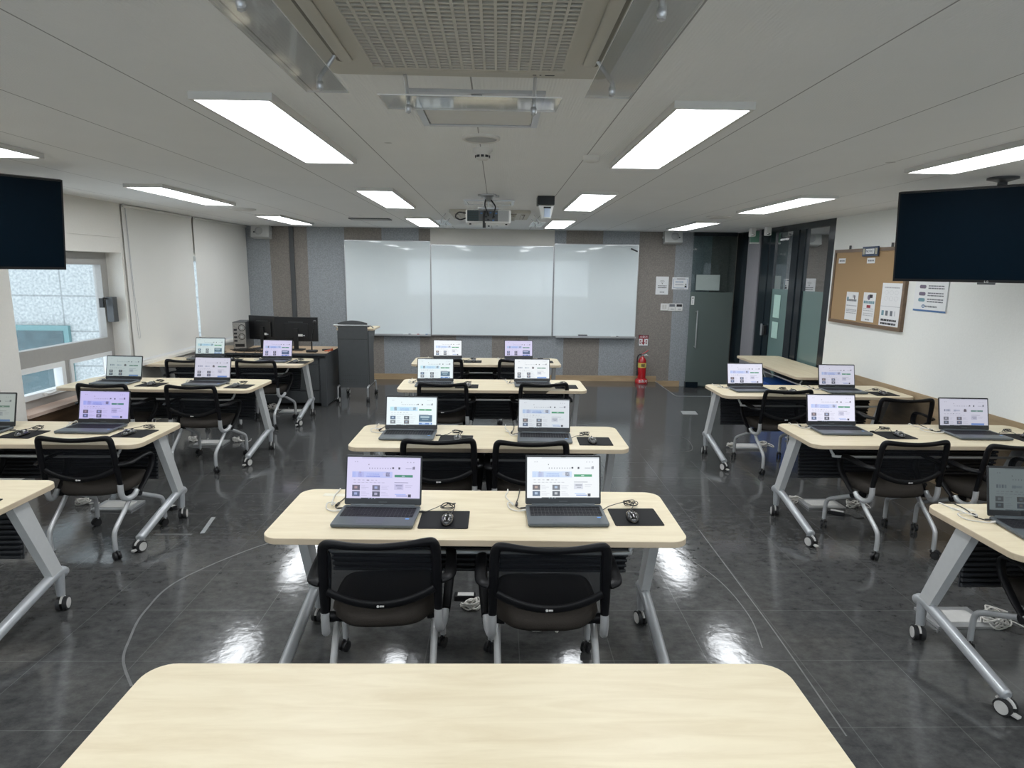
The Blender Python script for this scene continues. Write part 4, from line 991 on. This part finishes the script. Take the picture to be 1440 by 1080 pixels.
def make_laptop():
    o = empty('laptop')
    MB().prism(rrect(-.18, .18, -.235, .0, .012, 4), .004, .018, laptop_m, ch=.003).build('base', o)
    m = MB(); kw = .0172
    for r in range(6):
        y = -.030 - r*.0185
        hgt = .0155 if r else .010
        nkeys = 19
        for k in range(nkeys):
            if r == 5 and 4 <= k <= 8:
                if k == 4: x0 = -.163+4*kw+.001; m.box(x0, x0+5*kw-.002, y-hgt, y, .0178, .0192, key_m)
                continue
            x0 = -.163 + k*kw + .001; m.box(x0, x0+kw-.0022, y-hgt, y, .0178, .0192, key_m)
    m.quad([(-.166, -.142, .0181), (.166, -.142, .0181), (.166, -.026, .0181), (-.166, -.026, .0181)], lid_m); 
    m.build('keyboard', o)
    MB().box(-.075, .045, -.222, -.15, .0176, .0186, pad_m).build('touchpad', o)
    MB().box(.135, .152, -.165, -.155, .0178, .0187, M('blue_sticker', (.12, .32, .75), .4)).build('sticker', o)
    MB().cyl((-.15, .002, .014), (.15, .002, .014), .0075, laptop_m, seg=10).build('hinge', o)
    for x in (-.15, .15):
        for y in (-.03, -.21): MB().cyl((x, y, 0), (x, y, .005), .008, rubber_m, seg=10).build('rubber_foot', o)
    lid = MB().prism(rrect(-.18, .18, 0, LIDH, .008, 4), -.003, .003, lid_m, ch=.001, X=Matrix.Rotation(PI/2, 4, 'X')).build('lid', o)
    lid.location = (0, .006, .016); lid.rotation_euler = (math.radians(-14), 0, 0)
    m = MB(); m.box(-.012, .012, -.0042, -.003, LIDH-.010, LIDH-.004, black_m); m.build('webcam', lid)
    m = MB(); m.box(-.02, .02, -.0036, -.003, .012, .016, dgrey_m); m.build('maker_name', lid)
    MB().quad([(0, 0, 0), (0, 0, .001), (.001, 0, 0)], black_m).build('display', lid)
    return o
LPX = make_laptop()
# key: x, y(hinge), angle, tint, strength, variant, label
laptops = [('T1a', -.53, 2.80, -2, 'purple', .95, 0, 'open laptop with lilac-tinted screen, left one on the nearest occupied table'),
 ('T1b', .32, 2.82, .5, 'white', 1.0, 0, 'open laptop with bright white-blue screen, right one on the nearest occupied table'),
 ('T2a', -.59, 4.22, -1.2, 'cyan', 1.0, 1, 'open laptop with a dark card on its web page, left on the second centre table'),
 ('T2b', .325, 4.17, -2.2, 'pale', .85, 0, 'open laptop with greyish screen, right on the second centre table'),
 ('T3a', -.61, 6.12, 1, 'cyan', .95, 1, 'open laptop with pale blue screen, left on the third centre table'),
 ('T3b', .35, 6.16, 1.2, 'white', .95, 2, 'open laptop with white screen, right on the third centre table'),
 ('T4a', -.62, 7.80, 1.5, 'white', 1.0, 0, 'open laptop with white screen, left on the table nearest the whiteboard'),
 ('T4b', .27, 7.84, 1.5, 'purple', .9, 1, 'open laptop with lilac screen, right on the table nearest the whiteboard'),
 ('L1a', -3.46, 4.22, 0, 'green', .55, 2, 'open laptop at the left picture edge with a dim grey screen'),
 ('L1b', -2.755, 4.33, -2, 'violet', .9, 0, 'open laptop with strongly violet screen on the second left table'),
 ('L2a', -3.63, 6.08, -4, 'mint', .65, 2, 'open laptop with dull green-grey screen next to the window'),
 ('L2b', -2.77, 6.06, -2.5, 'lilac', .72, 2, 'open laptop with lavender screen at the aisle end of the table by the window'),
 ('L3a', -3.55, 7.76, 1, 'mint', .95, 1, 'open laptop with pale mint screen in front of the blinds'),
 ('L3b', -2.67, 7.60, -1, 'purple', .85, 1, 'open laptop with lilac screen in front of the instructor desk monitors'),
 ('R1a', 2.46, 2.68, -6, 'dim', .9, 2, 'open laptop with nearly dark screen at the lower right picture edge'),
 ('R2a', 2.465, 4.43, -1.5, 'lilac', 1.0, 0, 'open laptop with bright lavender-white screen at the aisle end of the second right table'),
 ('R2b', 3.385, 4.33, -2, 'lilac', .62, 2, 'open laptop with greyish lavender screen near the right wall'),
 ('R3a', 2.44, 6.00, 1.5, 'lilac', .95, 0, 'open laptop with lavender-white screen at the aisle end of the third right table'),
 ('R3b', 3.335, 5.97, -1, 'lilac', .70, 0, 'open laptop with blue-grey screen near the wall on the third right table')]
ZT = .7205
disp_cache = {}
protodisp = [c_ for l_ in LPX.children if l_.name.startswith('lid') for c_ in l_.children if c_.name.startswith('display')][0]
for i, (k, x, y, a, tint, st, var, lab) in enumerate(laptops):
    o = LPX if i == 0 else copy_tree(LPX)
    place(o, (x, y, ZT), math.radians(a)); tag(o, lab, 'laptop', 'laptops showing a web page')
    lid = [c_ for c_ in o.children if c_.name.startswith('lid')][0]
    d = [c_ for c_ in lid.children if c_.name.startswith('display')][0]
    tmp = display_mesh(tint, st*.76, var).build('display_temp'); d.data = tmp.data; bpy.data.objects.remove(tmp); d.data.name = 'display'
    d.location = (0, -.0031, .0285)

# ------------------------------------------------------------------ mouse, mat, cables
def blob(rnd, c, r, z0, n=26, h=.02):
    P = []
    for k in range(n):
        a = k*1.35 + rnd.uniform(-.3, .3); rr = r*rnd.uniform(.45, 1.0)
        P.append((c[0]+rr*math.cos(a)*1.1, c[1]+rr*math.sin(a)*.75, z0+rnd.uniform(.0, h)))
    return P
def make_mouse(seed):
    rnd = random.Random(seed); o = empty('computer_mouse')
    m = MB(); rings = []
    prof = [(1.0, .0), (1.03, .006), (1.0, .014), (.9, .023), (.72, .030), (.45, .0345), (.15, .036)]
    for sc, z in prof:
        rings.append([(.031*sc*math.cos(a)*(1-.10*(1-abs(math.sin(a)))), .055*sc*math.sin(a), .0005 + z*(1 - .18*max(0, math.sin(a)))) for a in [2*PI*k/24 for k in range(24)]])
    vs = [p for r in rings for p in r]; fs = []
    for i in range(len(rings)-1):
        for k in range(24): k2 = (k+1) % 24; fs.append((i*24+k, i*24+k2, (i+1)*24+k2, (i+1)*24+k))
    fs += [list(range(24))[::-1], [(len(rings)-1)*24+k for k in range(24)]]
    m.add(vs, fs, mouse_m, True); m.build('mouse_shell', o)
    MB().cyl((-.003, .032, .026), (.003, .032, .026), .009, rubber_m, seg=12).build('scroll_wheel', o)
    m = MB(); cx, cy = rnd.uniform(-.03, .02), .16
    P = [(0, .054, .006), (.004, .085, .004)] + [(p[0], p[1], p[2]) for p in blob(rnd, (cx, cy), .038, .003, 22, .022)] + [(-.08, .15, .003), (-.12, .10, .003), (-.145, .085, .006)]
    m.tube(smooth_path(P, 5), .0019, cable_b, 6); m.tube([(-.155, .084, .008), (-.125, .098, .006)], .005, cable_b, 8)
    m.build('cord', o)
    return o
mice = [make_mouse(s_) for s_ in (1, 2, 3, 4)]
used = [False]*4
def at_table(lab): return lab
places = {'T1a': 'left on the nearest occupied table', 'T1b': 'right on the nearest occupied table', 'T2a': 'left on the second centre table', 'T2b': 'right on the second centre table', 'T3a': 'left on the third centre table', 'T3b': 'right on the third centre table',
 'T4a': 'left on the table nearest the whiteboard', 'T4b': 'right on the table nearest the whiteboard', 'L1a': 'by the laptop at the left picture edge', 'L1b': 'beside the violet-screen laptop', 'L2a': 'beside the laptop next to the window', 'L2b': 'beside the lavender laptop nearest the window-side aisle',
 'L3a': 'beside the laptop in front of the blinds', 'L3b': 'beside the laptop before the instructor desk', 'R2a': 'beside the bright laptop on the second right table', 'R2b': 'beside the laptop near the right wall on the second right table', 'R3a': 'beside the aisle laptop on the third right table', 'R3b': 'beside the wall-side laptop on the third right table', 'L0b': 'on the table cut off at the lower left'}
pads = {'T1a': (-.23, 2.67, 0), 'T1b': (.64, 2.71, 1), 'T2a': (-.27, 4.03, -2), 'T2b': (.65, 4.005, -1), 'T3a': (-.29, 5.96, 0), 'T3b': (.67, 5.98, 0), 'T4a': (-.30, 7.63, 0), 'T4b': (.58, 7.66, 0),
 'L1a': (-3.12, 4.08, -2), 'L1b': (-2.42, 4.12, -3), 'L2a': (-3.26, 5.90, -3), 'L2b': (-2.42, 5.85, -3), 'L3a': (-3.20, 7.55, 0), 'L3b': (-2.36, 7.42, 0), 'R2a': (2.80, 4.22, 2), 'R2b': (3.72, 4.18, 0), 'R3a': (2.79, 5.80, 2), 'R3b': (3.665, 5.765, -2), 'L0b': (-2.46, 2.80, 0)}
padmb = MB().prism(rrect(-.11, .11, -.10, .10, .008, 3), 0, .003, mousepad_m)
pad0 = None
for i, (k, (x, y, a)) in enumerate(pads.items()):
    a = math.radians(a)
    if pad0 is None: pad0 = padmb.build('mouse_pad'); p = pad0
    else: p = pad0.copy(); COL.objects.link(p)
    place(p, (x, y, ZT), a); tag(p, 'black rectangular mouse pad ' + places[k], 'mouse pad', 'black mouse pads')
    j = i % 4; o = mice[j] if not used[j] else copy_tree(mice[j]); used[j] = True
    place(o, (x + (.015 if i % 2 == 0 else -.02), y-.03, ZT+.0033), a + random.uniform(-.15, .1)); tag(o, 'glossy black corded mouse ' + places[k], 'mouse', 'corded mice')

def cable_from(k, x, y, a, seed):
    """white network lead and black power lead from the laptop's left side over the back edge of the table"""
    rnd = random.Random(seed); ca, sa = math.cos(a), math.sin(a)
    W = lambda u, v, z: (x+u*ca-v*sa, y+u*sa+v*ca, z)
    z = ZT + .0045
    back = [t_ for t_ in tables if t_[0] == k[:2]][0]; yb = back[2] + .3
    d = yb - y
    dz = 1.0 if k != 'R1a' else .12
    r1 = rnd.uniform(-.03, .03)
    P = [W(-.181, -.05, z+.005), W(-.215, -.055, z+.002), W(-.26-r1, -.02, z), W(-.27-r1, .03, z+.008), W(-.235+r1, .045, z+.004), W(-.24, .0, z+.012), W(-.27, max(.06, d*.6), z), (x-.26, yb-.03, z), (x-.26, yb+.006, z-.002), (x-.26, yb+.010, z-.05*dz), (x-.25, yb+.012, z-.30*dz)]
    m = MB(); m.tube(smooth_path(P, 5), .0030, cable_w, 7); m.tube([W(-.180, -.05, z+.005), W(-.20, -.052, z+.004)], .005, cable_w, 8)
    o = m.build('network_cable'); tag(o, 'white network lead ' + places[k].replace('on the', 'laptop on the', 1) if places[k][:4] in ('left', 'righ') else 'white network lead ' + places[k], 'cable', 'white laptop leads')
    P = [W(-.181, -.02, z+.004), W(-.205, -.02, z+.001), W(-.225, .02+r1*.3, z), W(-.21, max(.05, d*.5), z), (x-.20, yb-.02, z), (x-.20, yb+.006, z-.002), (x-.20, yb+.010, z-.05*dz), (x-.21, yb+.012, z-.28*dz)]
    m = MB(); m.tube(smooth_path(P, 5), .0025, cable_b, 7); m.tube([W(-.180, -.02, z+.004), W(-.205, -.02, z+.002)], .0045, cable_b, 8); m.tube([W(-.222, .015, z+.002), W(-.219, .045, z+.002)], .0065, cable_b, 8)
    o = m.build('power_cable'); tag(o, 'black power lead ' + places[k].replace('on the', 'laptop on the', 1) if places[k][:4] in ('left', 'righ') else 'black power lead ' + places[k], 'cable', 'black laptop leads')
places['R1a'] = 'beside the dark-screen laptop at the lower right'
for i, (k, x, y, a, tint, st, var, lab) in enumerate(laptops):
    cable_from(k, x, y, math.radians(a), 40+i)

# stickers on table corners
for (x, y, lab) in ((2.25, 2.82, 'faint white label stuck on the corner of the lower right table'), (-.80, 2.98, 'faint white label stuck at the back left of the nearest occupied table')):
    m = MB(); m.box(-.055, .055, -.018, .018, 0, .0006, M('faint_label', (.74, .70, .58), .5)); o = m.build('corner_sticker'); place(o, (x, y, ZT), -.1); tag(o, lab, 'sticker')

# ------------------------------------------------------------------ floor boxes, adapters, coiled leads
def coil(x, y, r, mat, seed, lab, n=34, h=.05, th=.0042):
    rnd = random.Random(seed); m = MB()
    P = blob(rnd, (0, 0), r, th, n, h); m.tube(smooth_path(P, 5), th, mat, 7)
    P = [(r*.8, 0, th+.004), (r*1.7, .04, th), (r*2.2, -.03, th), (r*2.6, .05, th), (r*2.2, .12, th)]
    m.tube(smooth_path(P, 6), th*.8, mat, 7)
    o = m.build('coiled_cable'); place(o, (x, y, 0)); tag(o, lab, 'cable', 'coiled leads on the floor'); return o
def floor_box(x, y, a, lab):
    m = MB(); m.box(-.15, .15, -.10, .10, 0, .018, alu_m, .003); o = m.build('floor_outlet_box'); m = MB(); m.box(-.11, .11, -.06, .06, .018, .021, disc_m); m.build('cover_plate', o)
    place(o, (x, y, 0), a); tag(o, lab, 'floor outlet')
def brick(x, y, a, lab):
    m = MB(); m.box(-.06, .06, -.025, .025, 0, .03, black_m, .005); o = m.build('power_adapter'); m = MB(); m.box(-.04, .05, -.018, .018, .030, .0308, disc_m); m.build('rating_label', o)
    m = MB(); m.tube(smooth_path([(.06, 0, .012), (.10, .02, .004), (.14, -.02, .004), (.19, .03, .004), (.16, .08, .004)], 5), .003, cable_b, 7); m.build('cord', o)
    place(o, (x, y, 0), a); tag(o, lab, 'adapter', 'black power adapters on the floor')
coil(-.13, 3.17, .055, cable_w, 1, 'white coiled lead on the floor between the two nearest chairs')
coil(.22, 2.96, .045, cable_w, 2, 'small white lead loop on the floor under the right nearest chair', 16, .02)
brick(-.17, 3.27, 0, 'black power adapter beside the coiled lead under the nearest occupied table')
floor_box(2.62, 4.74, 0, 'silver floor outlet box behind the second right table')
coil(2.42, 4.80, .045, cable_w, 3, 'white lead bundle left of the silver outlet box at the second right table')
coil(2.86, 4.70, .055, cable_w, 4, 'white coiled lead right of the silver outlet box at the second right table')
brick(2.64, 4.55, -.5, 'black power adapter in front of the silver outlet box at the second right table')
floor_box(2.48, 3.06, 0, 'silver floor outlet box under the lower right table')
coil(2.66, 3.00, .07, cable_w, 5, 'large tangled white lead on the floor under the lower right table', 46, .09)
floor_box(2.66, 6.42, 0, 'silver floor outlet box behind the third right table')
coil(2.50, 6.40, .05, cable_w, 6, 'white lead bundle left of the outlet box at the third right table')
coil(2.86, 6.45, .05, cable_w, 7, 'white lead bundle right of the outlet box at the third right table')
floor_box(-2.98, 6.42, 0, 'silver floor outlet box behind the table by the window')
coil(-3.22, 6.50, .05, cable_w, 8, 'white lead bundle left of the outlet box at the table by the window')
coil(-2.76, 6.50, .05, cable_w, 9, 'white lead bundle right of the outlet box at the table by the window')
floor_box(-2.90, 4.64, 0, 'silver floor outlet box behind the second left table')
coil(-3.20, 4.68, .06, cable_w, 10, 'white lead bundle left of the outlet box behind the second left table')
brick(-2.50, 4.60, -.3, 'black power adapter right of the outlet box behind the second left table')
coil(-2.90, 8.02, .07, cable_w, 11, 'white tangled lead on the floor before the instructor desk', 40, .08)
floor_box(-2.62, 7.93, 0, 'silver floor outlet box in front of the instructor desk')

# ------------------------------------------------------------------ instructor desk
o = empty('instructor_desk', (-3.05, 8.62, 0), 0, 'dark grey instructor desk with honey wood top near the left corner', 'desk')
MB().prism(rrect(-.82, .80, -.38, .40, .02), .69, .72, desk_m, ch=.002, side=dgrey_m).build('desk_top', o)
m = MB(); m.box(-.78, .76, -.33, -.31, .04, .69, dgrey_m); m.box(-.78, -.76, -.33, .36, .03, .69, dgrey_m); m.box(-.78, .76, .34, .36, .05, .69, dgrey_m); m.build('desk_body', o)
m = MB(); m.box(.70, .78, -.36, -.30, 0, .69, dgrey_m, .01).build('corner_post', o); MB().box(.76, .78, -.30, .30, .02, .69, dgrey_m).build('end_panel', o); MB().box(.74, .79, .30, .37, 0, .69, dgrey_m, .01).build('corner_post', o); MB().box(-.79, -.71, -.36, -.30, 0, .69, dgrey_m, .01).build('corner_post', o)
m = MB(); m.box(.30, .68, -.342, -.330, .57, .67, lect_m, .003); m.box(.30, .68, -.342, -.330, .22, .55, lect_m, .003); m.box(.30, .68, -.342, -.330, .05, .20, lect_m, .003); m.build('front_panel', o)
m = MB(); m.box(-.80, .78, -.375, -.345, .655, .685, black_m); m.build('cable_tray', o)
def monitor(x, y, a, w, h, zb, lab, s):
    o = empty('monitor', (x, y, .72), a, lab, 'monitor', 'monitors on the instructor desk')
    m = MB(); m.box(-w/2, w/2, -.012, .014, zb, zb+h, black_m, .004); m.build('monitor_shell', o)
    MB().box(-w/2+.008, w/2-.008, .0135, .016, zb+.015, zb+h-.008, tv_m).build('screen', o)
    m = MB(); m.box(-w*.28, w*.28, -.030, -.010, zb+.05, zb+h-.08, black_m, .008); m.box(-.10, .10, -.0315, -.0295, zb+h-.07, zb+h-.062, dgrey_m); m.build('back_cover', o)
    m = MB(); m.box(-.03, .03, -.05, -.025, .01, zb+h*.55, black_m, .004); m.prism(rrect(-.11, .11, -.13, .05, .03), 0, .012, black_m, ch=.002); m.build('stand', o)
    m = MB(); m.box(s*.06-.03, s*.06+.03, -.0335, -.030, zb+.07, zb+.10, white_m); m.box(s*.06+.035, s*.06+.06, -.0335, -.030, zb+.075, zb+.09, inkg_m); m.build('rating_label', o)
monitor(-3.22, 8.72, math.radians(-22), .50, .33, .12, 'angled black monitor seen from behind on the instructor desk, next to the computer tower', .6)
monitor(-2.745, 8.62, 0, .585, .33, .115, 'wide black monitor seen from behind on the instructor desk, next to the microphone', 1)
o = empty('computer_tower', (-3.52, 8.62, .72), .12, 'open backed silver computer tower on the instructor desk', 'computer')
MB().box(-.085, .085, 0, .38, 0, .37, dgrey_m, .004).build('case', o)
m = MB(); m.box(-.08, .08, -.004, .0, .008, .362, psu_m); m.build('rear_panel', o)
for (x, z, r) in ((.035, .29, .042), (.03, .17, .04)):
    m = MB(); m.tube([(x+r*math.cos(w_), -.006, z+r*math.sin(w_)) for w_ in [k*PI/10 for k in range(20)]], .004, black_m, 6, closed=True); m.cyl((x, -.004, z), (x, -.012, z), r*.38, spk_m); m.build('fan', o)
m = MB()
for z in (.25, .20, .15, .10): m.box(-.07, -.03, -.010, -.003, z, z+.025, ink_m)
m.box(-.06, .06, -.008, -.003, .03, .07, black_m); m.build('ports', o)
o = empty('gooseneck_microphone', (-2.47, 8.36, .72), 0, 'black gooseneck microphone at the right end of the instructor desk', 'microphone')
m = MB(); m.prism(rrect(-.07, .07, -.05, .05, .02), 0, .03, black_m, ch=.006); m.build('microphone_base', o)
m = MB(); m.tube(smooth_path([(.0, 0, .03), (.0, 0, .14), (.02, 0, .26), (.045, 0, .36), (.05, 0, .385)], 5), [.006]*21, black_m, 8); m.cyl((0, 0, .03), (0, 0, .14), .009, black_m); m.build('gooseneck', o)
m = MB(); m.lathe([(.004, -.03), (.018, -.02), (.023, 0), (.02, .018), (.008, .027), (0, .028)], rubber_m, (.05, 0, .40), 16); m.build('windscreen', o)
rnd = random.Random(5)
m = MB(); P = blob(rnd, (0, 0), .16, .005, 50, .03); m.tube(smooth_path([(p[0]*1.5, p[1]*.45, p[2]) for p in P], 4), .0035, cable_b, 6); o = m.build('cable_tangle'); place(o, (-3.30, 8.38, .72)); tag(o, 'tangle of black cables under the angled monitor on the instructor desk', 'cable')
m = MB(); P = blob(rnd, (0, 0), .09, .006, 22, .035); m.tube(smooth_path([(p[0]*1.4, p[1]*.5, p[2]) for p in P], 4), .004, M('tan_cable', (.35, .24, .12), .5), 6); o = m.build('cable_tangle'); place(o, (-3.04, 8.36, .72)); tag(o, 'tan and brown cable heap in the middle of the instructor desk', 'cable')
m = MB(); 
for i, x in enumerate((-.45, -.2, .02, .2)): m.tube(smooth_path([(x, 0, .004), (x+.02, -.10, .004), (x+.05, -.155, -.02), (x+.09, -.158, -.10), (x+.15, -.156, -.03), (x+.17, -.10, .004)], 5), .004, cable_b, 6)
o = m.build('hanging_cables'); place(o, (-3.15, 8.36, .722)); tag(o, 'black cables drooping over the back edge of the instructor desk', 'cable')
m = MB(); m.tube(smooth_path([(-.05, 0, .01), (0, .02, .018), (.05, 0, .02), (.06, -.02, .045), (.04, -.02, .03), (0, -.03, .01)], 5), .009, orange_m, 8); o = m.build('orange_cable'); place(o, (-2.27, 8.42, .72)); tag(o, 'orange cable end beside the microphone on the instructor desk', 'cable')
m = MB(); m.prism(rrect(-.07, .07, -.035, .035, .015), 0, .02, black_m, ch=.004); o = m.build('small_black_adapter'); place(o, (-2.32, 8.56, .72), .3); tag(o, 'small black adapter behind the orange cable end on the instructor desk', 'adapter')

# ------------------------------------------------------------------ lectern
o = empty('lectern', (-1.99, 8.86, 0), 0, 'grey metal rolling lectern with a light wood top beside the left whiteboard', 'lectern')
m = MB(); arc = [(-.20, 0), (.20, 0), (.20, .90)] + [(.20 - .40*k/10, .90 + .035*math.sin(PI*k/10)) for k in range(1, 10)] + [(-.20, .90)]
m.prism(arc, -.012, .012, lect_m, X=Matrix.Translation((0, -.20, .19)) @ Matrix.Rotation(PI/2, 4, 'X')); m.box(-.198, .198, -.214, -.211, .865, .870, black_m)
for k in range(11):
    for z in (.36, .30, .27): m.box(-.15+k*.03-.004, -.15+k*.03+.004, -.2135, -.2115, z, z+.006, ink_m)
m.build('front_panel', o)
m = MB(); m.box(.19, .215, -.19, .12, .20, .98, dgrey_m); m.box(-.215, -.19, -.19, .12, .20, .98, dgrey_m); m.add([(.19, .12, .70), (.21, .12, .70), (.21, .28, .95), (.19, .28, .95), (.19, .12, .98), (.21, .12, .98), (.21, .28, .98), (.19, .28, .98)], [(0, 1, 2, 3), (0, 4, 5, 1), (4, 7, 6, 5), (2, 6, 7, 3), (1, 5, 6, 2), (0, 3, 7, 4)], dgrey_m); m.build('side_panel', o)
MB().prism(rrect(-.235, .28, -.17, .32, .02), .985, 1.01, top_m, ch=.003, side=edge_m).build('lectern_top', o)
m = MB(); m.tube(smooth_path([(-.235, -.10, 1.02), (-.24, -.22, 1.055), (-.22, -.24, 1.06), (0, -.24, 1.06), (.23, -.24, 1.06), (.25, -.22, 1.055), (.26, -.10, 1.02)], 6), .010, alu_m, 10); m.build('hand_rail', o)
for s_ in (-1, 1):
    m = MB(); m.tube(smooth_path([(s_*.205, -.30, .07), (s_*.205, -.30, .17), (s_*.205, -.25, .215), (s_*.205, .22, .215), (s_*.205, .28, .17), (s_*.205, .29, .07)], 5), .013, alu_m, 10); m.box(s_*.205-.012, s_*.205+.012, -.19, .10, .19, .23, dgrey_m); m.build('side_leg', o)
    for y in (-.30, .29): caster(o, s_*.205, y+.012, .036, .014, 0, disc_m if s_ < 0 else rubber_m)
o = empty('small_tablet', (-1.90, 8.95, 1.01), 0, 'thin black device lying on the lectern top', 'device'); MB().box(-.06, .08, -.03, .06, 0, .018, black_m, .004).build('device_body', o)
o = MB().box(-.02, .02, -.02, .02, 0, .05, white_m, .006).build('white_cup'); place(o, (-2.01+.17, 8.80, 1.01)); tag(o, 'small white box on the lectern top beside the black device', 'box')

# blue bins under the side table
for (x, y, lab) in ((3.60, 7.85, 'blue plastic bin under the far part of the side table'), (3.60, 7.25, 'blue plastic bin under the near part of the side table')):
    m = MB(); m.prism(rrect(-.2, .16, -.24, .24, .03), .0, .46, blue_m, ch=.01); o = m.build('storage_bin'); MB().prism(rrect(-.215, .17, -.255, .255, .03), .46, .485, blue_m, ch=.005).build('bin_lid', o)
    place(o, (x, y, .0)); tag(o, lab, 'bin', 'blue bins under the side table')

# ------------------------------------------------------------------ world, sun, camera
sc = bpy.context.scene
wd = bpy.data.worlds.new('sky'); sc.world = wd; wd.use_nodes = True
bg = wd.node_tree.nodes['Background']; bg.inputs[0].default_value = (.80, .90, 1.0, 1); bg.inputs[1].default_value = 2.2
cam = bpy.data.cameras.new('camera'); co = bpy.data.objects.new('camera', cam); COL.objects.link(co)
F_, PITCH, YAW, ROLL, HZ = 881.31, .1791, .0244, .0135, 1.8277
cam.sensor_width = 36; cam.sensor_fit = 'HORIZONTAL'; cam.lens = 36*F_/1440; cam.clip_start = .02
fw = Vector((math.sin(YAW)*math.cos(PITCH), math.cos(YAW)*math.cos(PITCH), -math.sin(PITCH)))
rt = Vector((math.cos(YAW), -math.sin(YAW), 0)); up = rt.cross(fw)
# image is rotated clockwise by ROLL -> camera axes rotated
r2 = rt*math.cos(ROLL) + up*math.sin(ROLL); u2 = -rt*math.sin(ROLL) + up*math.cos(ROLL)
mt = Matrix.Identity(4)
for i in range(3): mt[i][0] = r2[i]; mt[i][1] = u2[i]; mt[i][2] = -fw[i]
mt.translation = Vector((0, 0, HZ)); co.matrix_world = mt
sc.camera = co
sc.view_settings.view_transform = 'Standard'; sc.view_settings.look = 'None'; sc.view_settings.exposure = 0.3; sc.view_settings.gamma = 1.08
sc.cycles.use_denoising = True
sc.cycles.max_bounces = 8; sc.cycles.diffuse_bounces = 4; sc.cycles.transparent_max_bounces = 12
sc.cycles.sample_clamp_indirect = 6
